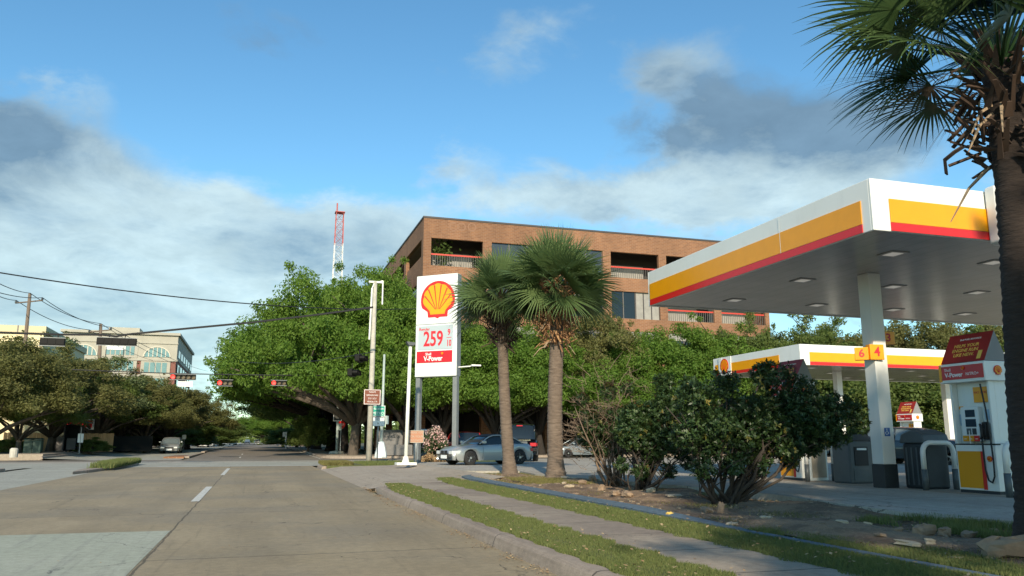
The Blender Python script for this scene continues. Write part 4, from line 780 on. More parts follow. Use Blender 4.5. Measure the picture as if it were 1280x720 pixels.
for x in (133, 155): p = onY(x, 433, 42.8); m.tube([p, p+Vector((0, 0, -.5))], .02, 5)
tag(m.build('signal_bracket', M['wire']), 'pair of short drop rods below the long dark signal', 'bracket')
signal(213, 245, 471, 59.5, 5, [0], 'long five section signal with red lamp lit, leftmost of the three red ones', False, .5)
p = onY(222, 483, 59.5); q = onY(241, 477, 59.5); t2 = empty('street_name_sign', (p.x, 59.5, p.z), 0, 'pale blank looking street name blade under the leftmost red signal', 'street sign'); MB().box(0, q.x-p.x, 0, .02, 0, q.z-p.z).build('blade', M['signwhite'], t2); MB().box((q.x-p.x)/2-.02, (q.x-p.x)/2+.02, 0, .02, q.z-p.z, q.z-p.z+.15).build('hanger', M['steel'], t2)
signal(271.5, 290.5, 478.5, 59.5, 3, [0], 'three section signal with red lamp lit, in the middle against the oak', False, .5, .40)
signal(339, 358, 478.5, 59.5, 3, [0], 'three section signal with red lamp lit, deep in the dark oak shade', False, .5, .34)
wire('span_wire', onY(90, 462, 59.6), onY(424, 469, 60.0), .12, .035, 'thin farther span wire carrying the three red signals')
for (px, py, lb) in ((449, 448, 'upper dark signal head seen edge on in front of the oak leaves'), (440, 466, 'lower dark signal head seen edge on in front of the oak leaves')):
    p = onY(px, py, 46); t2 = empty('side_signal', p, RAD(70), lb, 'traffic light', 'side signal heads'); MB().box(-.55, .55, -.14, .14, -.2, .2).build('housing', M['sigblack'], t2, bevel=.03)
    m = MB()
    for k in (-.36, 0, .36): m.tube([(k, -.14, 0), (k, -.42, 0)], .15, 10, cap=False)
    m.build('visor', M['sigblack'], t2); MB().box(-.02, .02, -.02, .02, .2, .55).build('hanger', M['sigblack'], t2)
wire('signal_cable', onY(466, 440, 40.6), onY(300, 452, 59), .3, .02, 'thin cable sloping from the tall pale pole past the side signals')
# ================================================================= CARS (local +X is the nose)
def interp(x, pts):
    for (x0, y0), (x1, y1) in zip(pts, pts[1:]):
        if x <= x1: 
            t = max(0, (x-x0)/(x1-x0)) if x1 > x0 else 0; t = t*t*(3-2*t)*.35+t*.65; return y0+(y1-y0)*t
    return pts[-1][1]
def car(name, loc, rz, label, cat, L_, W_, belt, roof, wheels, wr, paint, glassm='glass', gr=(0, 1), kind='sedan', grille=True, low=.20, group=None, roofmat=None, simple=False):
    t = empty(name, loc, rz, label, cat, group); h = L_/2; n = 56
    xs = [-h+L_*(.5-.5*math.cos(math.pi*i/n))*.12+L_*.88*i/n for i in range(n+1)]
    def hw(x):
        e = min(h-x, x+h); k = W_/2
        return k*(1-.20*max(0, 1-e/.75)**2.2)
    def zb(x):
        z = low+.04*max(0, 1-(min(h-x, x+h))/.5)
        for wx in wheels:
            d = abs(x-wx); R_ = wr*1.13
            if d < R_: z = max(z, wr+math.sqrt(R_*R_-d*d))
        return z
    m = MB(); q = 8
    for x in xs:
        w = hw(x); zt = interp(x, belt); b = min(zb(x), zt-.10); e = min(h-x, x+h); sh = zt-.10-.04*(e < .1)
        pr = [(w*.955, b), (w*.985, b+(sh-b)*.25), (w*1.0, b+(sh-b)*.55), (w*.985, sh), (w*.93, zt-.03), (w*.80, zt+.005), (w*.40, zt+.03), (0, zt+.035)]
        m.v += [(x, y, z) for y, z in pr]+[(x, -y, z) for y, z in pr[-2::-1]]
    q = 15
    for i in range(n):
        for j in range(q-1): m.f.append((i*q+j, i*q+j+1, (i+1)*q+j+1, (i+1)*q+j)); m.m.append(0)
    m.f += [tuple(range(q)), tuple(n*q+j for j in range(q-1, -1, -1))]; m.m += [0, 0]
    m.build('body', paint, t, smooth=True)
    f = MB().box(-h+.15, h-.15, -W_*.44, W_*.44, low+.02, low+.35); f.build('underbody', M['black'], t)
    # glasshouse
    g0, g1 = roof[0][0], roof[-1][0]; m = MB(); ng = 26; gx = [g0+(g1-g0)*i/ng for i in range(ng+1)]; q = 7; topm = max(z for _, z in roof)
    for x in gx:
        zr = interp(x, roof); zbt = interp(x, belt)-.03; k = (zr-zbt)/(topm-.85); wb = hw(x)*.92; wt = wb*(1-.22*min(1, k)); zr = max(zr, zbt+.01)
        pr = [(wb, zbt), (wb*.5+wt*.5+.01, (zbt+zr)/2), (wt, zr-.04*min(1, k)), (wt*.72, zr+.01), (0, zr+.03)]
        m.v += [(x, y, z) for y, z in pr]+[(x, -y, z) for y, z in pr[-2::-1]]
    q = 9
    for i in range(ng):
        for j in range(q-1): m.f.append((i*q+j, i*q+j+1, (i+1)*q+j+1, (i+1)*q+j)); m.m.append(0)
    m.build('windows', M[glassm], t, smooth=True)
    # roof skin + pillars
    fl = [x for x in gx if interp(x, roof) > topm-.14]; m = MB(); q = 5
    for x in fl:
        zr = interp(x, roof); wb = hw(x)*.92; k = (zr-(interp(x, belt)-.03))/(topm-.85); wt = wb*(1-.22*min(1, k))
        pr = [(wt*1.015, zr-.05), (wt*.9, zr+.012), (wt*.5, zr+.034), (0, zr+.045)]; m.v += [(x, y, z) for y, z in pr]+[(x, -y, z) for y, z in pr[-2::-1]]
    q = 7
    for i in range(len(fl)-1):
        for j in range(q-1): m.f.append((i*q+j, i*q+j+1, (i+1)*q+j+1, (i+1)*q+j)); m.m.append(0)
    m.build('roof', roofmat or paint, t, smooth=True)
    m = MB()
    def side(x, up):                                      # point on the glass side
        zr = interp(x, roof); zbt = interp(x, belt)-.03; k = (zr-zbt)/(topm-.85); wb = hw(x)*.92; wt = wb*(1-.22*min(1, k)); return Vector((x, (wb if up == 0 else wt)+.012, (zbt if up == 0 else zr-.02)))
    for s_ in (-1, 1):
        def mir(v): return Vector((v.x, v.y*s_, v.z))
        m.tube([mir(side(x, 1)) for x in gx[1:-1:2]], .028, 6)
        for px in wheels and ((roof[0][0]+roof[1][0])*.0+(fl[0]+fl[-1])/2,) or (): m.tube([mir(side(px-.05, 0)), mir(side(px, 1))], .035, 6)
        if kind in ('suv', 'hatch'): m.tube([mir(side(fl[0]+.5, 0)), mir(side(fl[0]+.45, 1))], .04, 6)
    m.build('pillar', roofmat if (roofmat and kind != 'coupe') else paint, t, smooth=True)
    for wx in wheels:
        for s_ in (-1, 1):
            y = s_*(W_/2-.11); T = MB().lathe((wx, y, wr), [(wr*.60, -.10), (wr*.93, -.11), (wr, -.08), (wr, .08), (wr*.93, .11), (wr*.60, .10)], 28, 'Y').build('tyre', M['tyre'], t, smooth=True)
            r = MB(); yo = y+s_*.085; r.lathe((wx, yo, wr), [(wr*.64, -.012), (wr*.64, .012), (wr*.58, .012), (wr*.56, -.01)], 24, 'Y')
            for k in range(5):
                a = k*2*math.pi/5+.3; d = Vector((math.cos(a), 0, math.sin(a))); pn = Vector((-d.z, 0, d.x)); c = Vector((wx, yo+s_*.015, wr))
                v = [c+pn*.045, c-pn*.045, c+d*wr*.6-pn*.028, c+d*wr*.6+pn*.028]; v2 = [p+Vector((0, -.03*s_, 0)) for p in v]; r.add([tuple(p) for p in v+v2], [(0, 1, 2, 3), (0, 4, 5, 1), (2, 6, 7, 3), (1, 5, 6, 2), (0, 3, 7, 4)])
            r.lathe((wx, yo+s_*.01, wr), [(.06, -.012), (.05, .014)], 10, 'Y'); r.build('rim', M['rim'], T)
            MB().lathe((wx, y+s_*.06, wr), [(wr*.62, -.005), (wr*.62, .005)], 20, 'Y').build('brake_disc', M['black'], T)
    def on_nose(y, z, s_=1):                              # x of the surface near an end at height z
        return 0
    xf = h-.01
    if simple: return t
    for s_ in (-1, 1):
        zt = interp(h-.25, belt)
        m = MB(); v = []
        for (dx, dy, z) in ((.02, .34, zt-.07), (-.34, .075, zt-.055), (-.36, .045, zt-.17), (.03, .32, zt-.21)):
            x = h-.06+dx; v.append(Vector((min(x, h+.012), s_*(hw(max(-h, min(h, x)))-dy*.0)*1.0, z)))
        # lamp wraps the corner: front piece and side piece
        yo = hw(h-.02)
        m.add([(h+.012, s_*yo*.98, zt-.08), (h+.012, s_*yo*.55, zt-.10), (h+.012, s_*yo*.58, zt-.22), (h+.012, s_*yo*.98, zt-.22), (h-.38, s_*(hw(h-.38)*.985+.012), zt-.085), (h-.30, s_*(hw(h-.3)*.985+.012), zt-.20), (h-.14, s_*(hw(h-.14)*.985+.012), zt-.08), (h-.14, s_*(hw(h-.14)*.985+.012), zt-.21)], [(0, 1, 2, 3), (0, 3, 7, 6), (6, 7, 5, 4)])
        m.build('headlight', M['headlamp'], t)
        zr_ = interp(-h+.1, belt); yr = hw(-h+.02); m = MB()
        m.add([(-h-.012, s_*yr*.98, zr_-.10), (-h-.012, s_*yr*.62, zr_-.10), (-h-.012, s_*yr*.62, zr_-.26), (-h-.012, s_*yr*.98, zr_-.26), (-h+.25, s_*(hw(-h+.25)*.985+.012), zr_-.12), (-h+.22, s_*(hw(-h+.22)*.99+.012), zr_-.25)], [(0, 1, 2, 3), (0, 3, 5, 4)])
        m.build('tail_light', M['taillamp'], t)
        mx_ = fl[-1]+.35; zz_ = interp(mx_, belt)+.06; MB().box(mx_-.09, mx_+.09, s_*(hw(mx_)*.98) if s_ > 0 else s_*(hw(mx_)*.98)-.17, s_*(hw(mx_)*.98)+.17 if s_ > 0 else s_*(hw(mx_)*.98), zz_-.02, zz_+.11).build('mirror', paint, t, bevel=.03)
    FN = Fr((h+.012, 0, 0), (0, 1, 0)); zt = interp(h-.25, belt)
    if grille:
        for s_ in (-1, 1): MB().fbox(FN, s_*.16-.13, s_*.16+.13, zt-.21, zt-.07, 0, .012).build('grille', M['black'], t, bevel=.015)
    else: MB().fbox(FN, -.38, .38, zt-.20, zt-.10, 0, .012).build('grille', M['black'], t)
    MB().fbox(FN, -.48, .48, low+.06, low+.17, 0, .012).build('air_intake', M['black'], t, bevel=.02)
    MB().fbox(FN, -.26, .26, zt-.42, zt-.27, .012, .028).build('number_plate', M['plate'], t)
    FB = Fr((-h-.012, 0, 0), (0, -1, 0)); zr_ = interp(-h+.1, belt); MB().fbox(FB, -.26, .26, zr_-.30, zr_-.15, .0, .02).build('number_plate', M['plate'], t)
    m = MB()
    for s_ in (-1, 1):
        m.tube([(x, s_*(hw(x)+.004), low+.37) for x in [wheels[0]+.45+(wheels[1]-wheels[0]-.9)*i/6 for i in range(7)]], .012, 5)
    m.build('side_moulding', M['black'] if kind == 'suv' else paint, t)
    m = MB()
    for s_ in (-1, 1):
        for dx in (fl[-1]+.35, (fl[0]+fl[-1])/2-.05): m.tube([(dx, s_*(hw(dx)*.988+.002), interp(dx, belt)-.10), (dx, s_*(hw(dx)*1.0+.003), low+.35), (dx+.04, s_*(hw(dx)*.975+.003), low+.08)], .006, 4)
    m.build('door_seam', M['black'], t)
    return t
BELT_C = [(-2.24, .62), (-2.2, .84), (-1.9, .95), (-1.2, .97), (.4, .92), (1.0, .90), (1.8, .80), (2.15, .66), (2.24, .50)]
ROOF_C = [(-1.62, .95), (-1.1, 1.22), (-.6, 1.34), (0., 1.34), (.25, 1.28), (.95, .91)]
p = G(607, 583.5, .3); BM = Vector((9.62, 34.2, .29))
car('convertible_car', BM, RAD(180+17), 'silver convertible with black soft top, parked nose to the street behind the first palm', 'car', 4.49, 1.78, BELT_C, ROOF_C, (-1.37, 1.36), .325, M['silver'], 'glass', kind='coupe', roofmat=M['softtop'], group='cars on the station side')
t = bpy.data.objects['convertible_car']; t.scale = (.92, .92, .94)
BELT_S = [(-2.35, .75), (-2.3, 1.02), (-2.0, 1.10), (1.0, 1.10), (1.3, 1.08), (2.0, .98), (2.25, .80), (2.35, .62)]
ROOF_S = [(-2.3, 1.10), (-2.15, 1.55), (-1.9, 1.80), (-1.0, 1.84), (.1, 1.80), (.4, 1.7), (1.05, 1.10)]
q = onY(674, 580, 37.5); car('suv_car', (q.x-.35, 40.2, .27), RAD(78), 'black suv seen from behind, between the two palm trunks', 'suv', 4.7, 1.95, BELT_S, ROOF_S, (-1.4, 1.42), .38, M['carblack'], kind='suv', low=.32, group='cars on the station side')
t = bpy.data.objects['suv_car']; FB = Fr((-2.37, 0, 0), (0, -1, 0)); MB().fbox(FB, -.5, .5, 1.03, 1.09, 0, .03).build('chrome_strip', M['chrome'], t); MB().fbox(FB, -.5, .35, .86, 1.0, .0, .012).build('tailgate_handle', M['midgrey'], t)
MB().fbox(Fr((-1.93, 0, 0), (0, -1, 0)), -.15, .15, 1.74, 1.79, .1, .14).build('brake_lamp', M['taillamp'], t)
m = MB(); m.fbox(FB, -.85, .85, .50, .70, 0, .06); m.build('bumper', M['carblack'], t, bevel=.03)
BELT_P = [(-2.2, .80), (-2.15, 1.08), (-1.6, 1.10), (.3, .98), (1.0, .95), (1.7, .82), (2.1, .66), (2.2, .5)]
ROOF_P = [(-2.0, 1.10), (-1.5, 1.34), (-.8, 1.47), (0, 1.49), (.4, 1.42), (1.5, .86)]
q = onY(727, 572.5, 60); car('hatchback_car', (q.x, 60.3, .03), RAD(180), 'pale silver hatchback on the cross street, right of the second palm', 'car', 4.4, 1.75, BELT_P, ROOF_P, (-1.35, 1.33), .31, M['silver2'], kind='hatch', group='cars on the station side')
q = onY(584, 572, 52); car('pickup_car', (q.x, 53.5, .02), RAD(90), 'bright red suv partly hidden behind the silver convertible bonnet', 'suv', 4.6, 1.9, BELT_S, ROOF_S, (-1.4, 1.4), .37, M['carred'], kind='suv', low=.3, group='cars on the station side').name = 'suv_car.001'
q = onY(214, 562, 86); car('oncoming_car', (q.x, 86, .13), RAD(-90), 'silver saloon coming toward the camera in the left carriageway', 'car', 4.5, 1.8, BELT_P, ROOF_P, (-1.35, 1.33), .32, M['silver'], 'glasslight', kind='hatch', grille=False, group='cars on the road').name = 'saloon_car'; bpy.data.objects['saloon_car'].scale = (1, 1, 1)
q = onY(1178, 577, 27); car('suv_car', (q.x+.6, 28.6, .25), RAD(-62), 'grey suv parked behind the bin and white hoop of the nearest pump', 'suv', 4.5, 1.85, BELT_S, [(a, b-.22) for a, b in ROOF_S], (-1.4, 1.4), .36, M['cargrey'], 'glasslight', kind='suv', low=.3, group='cars on the station side')
q = onY(1150, 575, 42); car('saloon_car', (q.x, 43.2-1.5, .25), RAD(170), 'dark car in deep shade beyond the distant pump', 'car', 4.5, 1.8, BELT_P, ROOF_P, (-1.35, 1.33), .32, M['carblack'], simple=True, group='cars on the station side')
for i, (px, Y, mm, lb) in enumerate([(254, 150, 'carwhite', 'white car parked far along the left kerb, nearest of the far group'), (262, 172, 'carwhite', 'second white car far along the left kerb'), (268, 196, 'silver2', 'silver car far along the left kerb, last of the parked group'),
        (291, 240, 'carwhite', 'tiny white car far away, left of the road centre'), (309, 300, 'cargrey', 'tiny grey car far away at the vanishing point'), (321, 260, 'carwhite', 'tiny white car far away, just right of the road centre'), (334, 290, 'carred', 'tiny dark red car far away near the right kerb')]):
    q = onY(px, 556, Y); car('distant_car', (q.x, Y, .35 if q.x < -13.4 else .2), RAD(-90 if q.x < 0 else 90), lb, 'car', 4.5, 1.8, BELT_P, ROOF_P, (-1.35, 1.33), .32, M[mm], 'glasslight', simple=True, group='distant cars')
# ================================================================= BUILDINGS
YB = 70.0
def bx_(px, py=330): return onY(px, py, YB).x
def bz(px, py): return onY(px, py, YB).z
X0 = bx_(530, 272); XE = bx_(962, 400); ZT = bz(530, 272)
r1t, r1b = bz(760, 314), bz(760, 346); r2t, r2b = bz(760, 363), bz(760, 397); P = r1t-r2t
t = empty('office_building', (X0, YB, .2), 0, 'large orange brick office block with recessed balconies and red rails behind the price sign', 'building')
nb = 6; bw = (XE-X0)/nb; pw = .42; DEP = 46.0
levels = [(r1t, r1b), (r2t, r2b), (r2t-P, r2b-P), (r2t-2*P, r2b-2*P)]
gt = bz(650, 513)
levels = [l for l in levels if l[1] > gt+1.2]
zs = [(ZT, None)]
fr = MB()                                                 # front frame
prev = ZT
for (a, b) in levels: fr.box(X0, XE, YB, YB+.35, a, prev); prev = b
fr.box(X0, XE, YB, YB+.35, gt, prev)
for (a, b) in levels:
    for i in range(nb+1):
        x = X0+i*bw; xa, xb = (x, x+.72) if i == 0 else ((x-.5, x) if i == nb else (x-pw, x+pw)); fr.box(xa, xb, YB, YB+.35, b, a)
for i in range(nb+1): x = X0+i*bw; fr.box(max(X0, x-.5), min(XE, x+.5), YB, YB+.6, .2, gt)
fr.build('front_wall', M['brick'], t, world=True)
ns = 5; sw = DEP/ns; fs = MB(); prev = ZT
for (a, b) in levels: fs.box(X0+.001, X0+.35, YB+.36, YB+DEP, a, prev); prev = b
fs.box(X0+.001, X0+.35, YB+.36, YB+DEP, gt, prev)
for (a, b) in levels:
    for i in range(ns+1):
        y = YB+.36+i*(DEP-.36)/ns; fs.box(X0+.001, X0+.35, max(YB+.36, y-.55), min(YB+DEP, y+.55), b, a)
for i in range(ns+1):
    y = YB+.7+i*(DEP-1.2)/ns; fs.box(X0+.001, X0+.6, y, y+.8, .2, gt)
fs.build('side_wall', M['brick'], t, world=True)
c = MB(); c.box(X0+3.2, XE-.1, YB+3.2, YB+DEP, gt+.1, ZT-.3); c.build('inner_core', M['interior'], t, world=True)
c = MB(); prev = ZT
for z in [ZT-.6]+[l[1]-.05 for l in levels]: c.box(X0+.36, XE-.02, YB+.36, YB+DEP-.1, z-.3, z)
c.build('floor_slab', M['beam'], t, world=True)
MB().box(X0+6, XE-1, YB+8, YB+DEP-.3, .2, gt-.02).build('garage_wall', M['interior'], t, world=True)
MB().box(X0-.06, XE+.05, YB-.06, YB+DEP, ZT, ZT+.16).build('roof_flashing', M['roofedge'], t, world=True)
MB().box(X0+.0, XE, YB-.03, YB+.0, gt-.02, gt+.16).build('garage_beam', M['beam'], t, world=True)
MB().box(XE-.36, XE-.01, YB+.36, YB+DEP-.1, gt, ZT-.01).build('end_wall', M['brick'], t, world=True)
MB().box(X0+.4, XE-.4, YB+DEP-.4, YB+DEP-.05, gt, ZT-.01).build('rear_wall', M['brick'], t, world=True)
def glazing(x0, x1, b, a, mm, panes, y=YB+.22, blind=0):
    w_ = MB().box(x0, x1, y, y+.05, b, a).build('window', M[mm], t, world=True); f = MB()
    for k in range(panes+1): x = x0+(x1-x0)*k/panes; f.box(max(x0, x-.05), min(x1, x+.05), y-.05, y-.002, b, a)
    f.build('frame', M['railgrey'] if mm != 'curtain' else M['roofedge'], w_, world=False); f.v = []
    fo = w_.children[0]; fo.location = (-t.location.x, -t.location.y, -t.location.z)
def balcony(x0, x1, b, a, y=YB+.18):
    r = MB(); r.box(x0, x1, y, y+.09, b+1.02, b+1.16); r.build('railing', M['railred'], t, world=True); r = MB(); n = int((x1-x0)/.22)
    for k in range(n+1): r.box(x0+(x1-x0)*k/n-.02, x0+(x1-x0)*k/n+.02, y+.02, y+.06, b, b+1.02)
    r.build('baluster', M['railgrey'], t, world=True); MB().box(x0+.3, x1-.3, YB+2.9, YB+3.1, b+.0, b+1.9).build('inner_window', M['curtain'], t, world=True)
plan = {0: ['b', 'g', 'g', 'b', 'b', 'g'], 1: ['g', 'g', 'd', 'c', 'b', 'b'], 2: ['g', 'd', 'd', 'd', 'd', 'd'], 3: ['d']*6}
for li, (a, b) in enumerate(levels):
    for i in range(nb):
        x0 = X0+i*bw+(.72 if i == 0 else pw); x1 = X0+(i+1)*bw-(pw if i < nb-1 else .5); k = plan[li][i]
        if k == 'b': balcony(x0, x1, b, a)
        elif k == 'g': glazing(x0, x1, b, a, 'glassgrey', 3)
        elif k == 'd': glazing(x0, x1, b, a-.75, 'glassdark', 3); MB().box(x0, x1, YB+.12, YB+.3, a-.72, a).build('blind', M['curtain'], t, world=True)
        else:
            xm = x0+(x1-x0)*.5; glazing(x0, xm, b, a, 'glassdark', 2); glazing(xm+.02, x1, b, a, 'curtain', 3)
for li, (a, b) in enumerate(levels):                      # side bays
    for i in range(ns):
        y0 = YB+.36+i*(DEP-.36)/ns+.55; y1 = YB+.36+(i+1)*(DEP-.36)/ns-.55
        if li == 0 and i < 2:
            MB().box(X0+.15, X0+.25, y0, y1, b+1.0, b+1.12).build('railing', M['brick'], t, world=True); MB().box(X0+.1, X0+.3, y0, y1, b, b+.95).build('parapet', M['brick'], t, world=True)
        else:
            w_ = MB().box(X0+.2, X0+.25, y0, y1, b, a).build('window', M['glassgrey'], t, world=True)
m = MB()
for i, (px, py, pr) in enumerate(((567, 283.5, 3), (577, 283.5, 3), (590, 284, 3.5))):
    q = onY(px, py, YB-.02); F5 = Fr((q.x, YB, q.z), (1, 0, 0)); P_ = [(.42*math.cos(RAD(a)), .42*math.sin(RAD(a))) for a in range(0, 360, 20)]
    for k in range(18):
        if (i == 0 and k in (0, 17, 1)) : continue
        a_, b_ = P_[k], P_[(k+1) % 18]; m.prism(F5, [a_, b_, (b_[0]*.7, b_[1]*.7), (a_[0]*.7, a_[1]*.7)], .003, .006)
m.build('faded_emblem', M['ghost'], t, world=True)
m = MB()                                                  # balcony plant
rr = random.Random(3); q = onY(553, 317, YB+1.2)
for k in range(260):
    d = Vector((rr.gauss(0, .5), rr.gauss(0, .4), rr.gauss(0, .5))); u = Vector((rr.uniform(-1, 1), rr.uniform(-1, 1), rr.uniform(-1, 1)))*.16; v = Vector((rr.uniform(-1, 1), rr.uniform(-1, 1), rr.uniform(-1, 1)))*.16
    c_ = q+d; m.add([c_-u, c_-v, c_+u, c_+v], [(0, 1, 2, 3)])
m.tube([(q.x, q.y, levels[0][1]), (q.x, q.y, q.z)], .05, 6); o = m.build('balcony_plant', M['leafB']); tag(o, 'bushy green plant standing on the top corner balcony of the brick block', 'plant')
# stair and cabinet by the brick block's corner
q = G(496, 570, .2); q = onY(496, 570, 64.5); t = empty('concrete_steps', (q.x-1.1, 64, .2), 0, 'pale concrete steps with a side wall, coloured dark grey for shade, behind the street poles', 'steps')
m = MB()
for k in range(9): m.box(-.2, 2.1, k*.28, 3.2, k*.22, (k+1)*.22)
m.build('steps', M['greyroof'], t); MB().box(-.25, 2.15, -.5, -.3, 0, .8).build('low_wall', M['greyroof'], t)  # dark roof grey stands in for the shade over the steps
q = onY(508, 571, 47); t = empty('utility_cabinet', (q.x-.3, 46.0-3.2, .17), 0, 'light grey upright utility cabinet behind the slim white floodlight pole', 'cabinet'); 
MB().box(0, .62, 0, .5, 0, 1.75).build('cabinet_body', M['steel'], t, bevel=.03); MB().box(.05, .57, -.012, -.001, .1, 1.65).build('door', M['midgrey'], t); 
# ---------------------------------------------------------------- cream office on the far left
YC = 170.0; a_ = onY(80, 415, YC); b_ = onY(222.5, 420, YC); XC0, XC1, ZC = a_.x, b_.x, b_.z
t = empty('office_building', (XC0, YC, .3), 0, 'distant cream and red brick office with teal arched windows above the left trees', 'building')
def cz(py): return onY(200, py, YC).z
MB().box(XC0, XC1, YC, YC+38, .3, cz(449)).build('lower_wall', M['redbrick'], t, world=True); MB().box(XC0-.1, XC1+.1, YC-.12, YC+38.1, cz(449.5), ZC).build('upper_wall', M['cream'], t, world=True)
m = MB(); m.box(XC0-.5, XC1+.5, YC-.6, YC+38.5, ZC, ZC+.5); m.build('cornice', M['cream'], t, world=True)
m = MB(); m.box(XC0-.3, XC1+.3, YC-.35, YC+.2, cz(451.5), cz(449.2)); m.box(XC0-.2, XC1+.2, YC-.3, YC-.05, cz(430), cz(428.6)); m.box(XC0-.2, XC1+.2, YC-.3, YC-.05, cz(471), cz(468.5)); m.build('string_course', M['cream'], t, world=True)
q = onY(151, 414, YC); MB().box(q.x-2.8, q.x+2.8, YC+4, YC+9, ZC+.4, ZC+1.8).build('roof_box', M['cream'], t, world=True)
def px2x(px): return onY(px, 450, YC).x
for (cx_, hwp) in ((103, 17), (196, 16)):
    xc = px2x(cx_); R_ = (px2x(cx_+hwp)-px2x(cx_-hwp))/2; zb_ = cz(446.5); F6 = Fr((xc, YC-.16, zb_), (1, 0, 0))
    arcp = [(R_*math.cos(RAD(a)), R_*.82*math.sin(RAD(a))) for a in range(0, 181, 12)]
    wn = MB().prism(F6, arcp, 0, .06).build('arched_window', M['glassteal'], t, world=True); f = MB()
    for k in range(-2, 3): xx = k*R_/3; f.fbox(F6, xx-.08, xx+.08, .02, R_*.8*math.sqrt(max(.05, 1-(xx/R_)**2)), .07, .12)
    f.build('mullion', M['mullion'], t, world=True)
    f = MB()
    for k in range(15):
        A, B = arcp[k], arcp[k+1]; f.prism(F6, [A, B, (B[0]*1.09, B[1]*1.09), (A[0]*1.09, A[1]*1.09)], 0, .2)
    f.build('arch_trim', M['mullion'], t, world=True)
for (p0, p1, y0, y1, n) in ((131, 168, 434, 445, 6), (129, 168, 452.5, 464.5, 5), (180, 210, 453.5, 466, 4), (86, 120, 453, 465, 4), (131, 168, 472, 484, 5), (182, 208, 473, 485, 4)):
    x0, x1, z0_, z1_ = px2x(p0), px2x(p1), cz(y1), cz(y0); MB().box(x0-.5, x1+.5, YC-.2, YC-.13, z0_-.5, z1_+.5).build('window_surround', M['cream'], t, world=True)
    f = MB()
    for k in range(n): f.box(x0+(x1-x0)*k/n+.12, x0+(x1-x0)*(k+1)/n-.12, YC-.26, YC-.205, z0_, z1_)
    f.build('window', M['glassteal'], t, world=True)
for k in range(6):
    for (zz0, zz1) in ((445, 436), (464, 454), (482, 473)):
        MB().box(XC1+.11, XC1+.2, YC+2+k*6, YC+6+k*6, cz(zz0), cz(zz1)).build('side_window', M['glassgrey'], t, world=True)
MB().box(px2x(131), px2x(156), YC-.35, YC-.28, cz(439), cz(431)).build('white_banner', M['signwhite'], t, world=True)
q0, q1 = onY(-30, 405, 110), onY(55, 416.5, 110); t = empty('office_building', (q0.x, 110, .3), 0, 'cream flat topped block showing only its parapet above the trees at the left edge', 'building')
MB().box(q0.x, q1.x, 110, 135, .3, q1.z).build('wall', M['creamwall'], t, world=True); MB().box(q0.x-.3, q1.x+.25, 109.7, 135.2, q1.z, q0.z).build('parapet', M['billboard'], t, world=True)
m = MB(); xm = q0.x+(q1.x-q0.x)*.62; m.box(xm-.06, xm+.06, 109.66, 109.72, q1.z, q0.z); m.build('joint', M['greyroof'], t, world=True)
# yellow house behind the fence, left
YH = 84; q0, q1 = onY(-40, 500, YH), onY(61, 541, YH); t = empty('yellow_house', (q0.x, YH, .3), 0, 'pale yellow stucco building behind the cedar fence on the left', 'building')
MB().box(q0.x, q1.x, YH, YH+12, .3, onY(50, 500, YH).z).build('wall', M['creamwall'], t, world=True); q2 = onY(108, 519, YH+1); MB().box(q1.x+.01, q2.x, YH+1, YH+12, .3, onY(50, 512, YH).z).build('grey_wing', M['greyroof'], t, world=True)
MB().box(q0.x, q1.x+.2, YH-.2, YH+12.2, onY(50, 500, YH).z, onY(50, 497, YH).z).build('roof_edge', M['signwhite'], t, world=True)
for px in (67, 76, 96, 103): w0 = onY(px, 516, YH+1); MB().box(w0.x, w0.x+.5, YH+.9, YH+.98, w0.z-2.2, w0.z-.3).build('window', M['glassgrey'], t, world=True)
c = onY(72, 530, YH-1); t2 = empty('shop_sign', c, 0, 'small red and white shop sign half hidden behind the forked tree at left', 'sign'); MB().box(.15, 2.85, .0, .05, -.3, .35).build('red_panel', M['red'], t2); MB().box(.0, 3.0, .05, .12, -.5, .5).build('backing', M['whitetext'], t2)
def fence(px0, px1, pyt, pyb, Y, mt, label, board=True):
    a, b = onY(px0, pyt, Y), onY(px1, pyb, Y); t = empty('wood_fence' if board else 'screen_fence', (a.x, Y, .3), 0, label, 'fence'); h = a.z-.3; W = b.x-a.x; m = MB(); n = int(W/.3)
    if board:
        for k in range(n): m.box(k*W/n, (k+1)*W/n-.02, -.02, .02, .05, h+(.04 if k % 2 else 0))
    else: m.box(0, W, -.02, .02, .05, h)
    m.build('fence_panel', mt, t)
    for k in range(int(W/3)+1): MB().box(k*3, k*3+.12, .03, .13, 0, h+.05).build('post', M['darkgrey'] if not board else mt, t)
fence(5, 60, 541, 558, 78, M['wood'], 'orange cedar board fence before the yellow building'); fence(104, 141, 542, 562, 80, M['wood'], 'orange cedar board fence right of the bus shelter'); fence(142, 190, 545, 563, 84, M['darkfence'], 'dark screened fence under the trees left of the oncoming car', False)
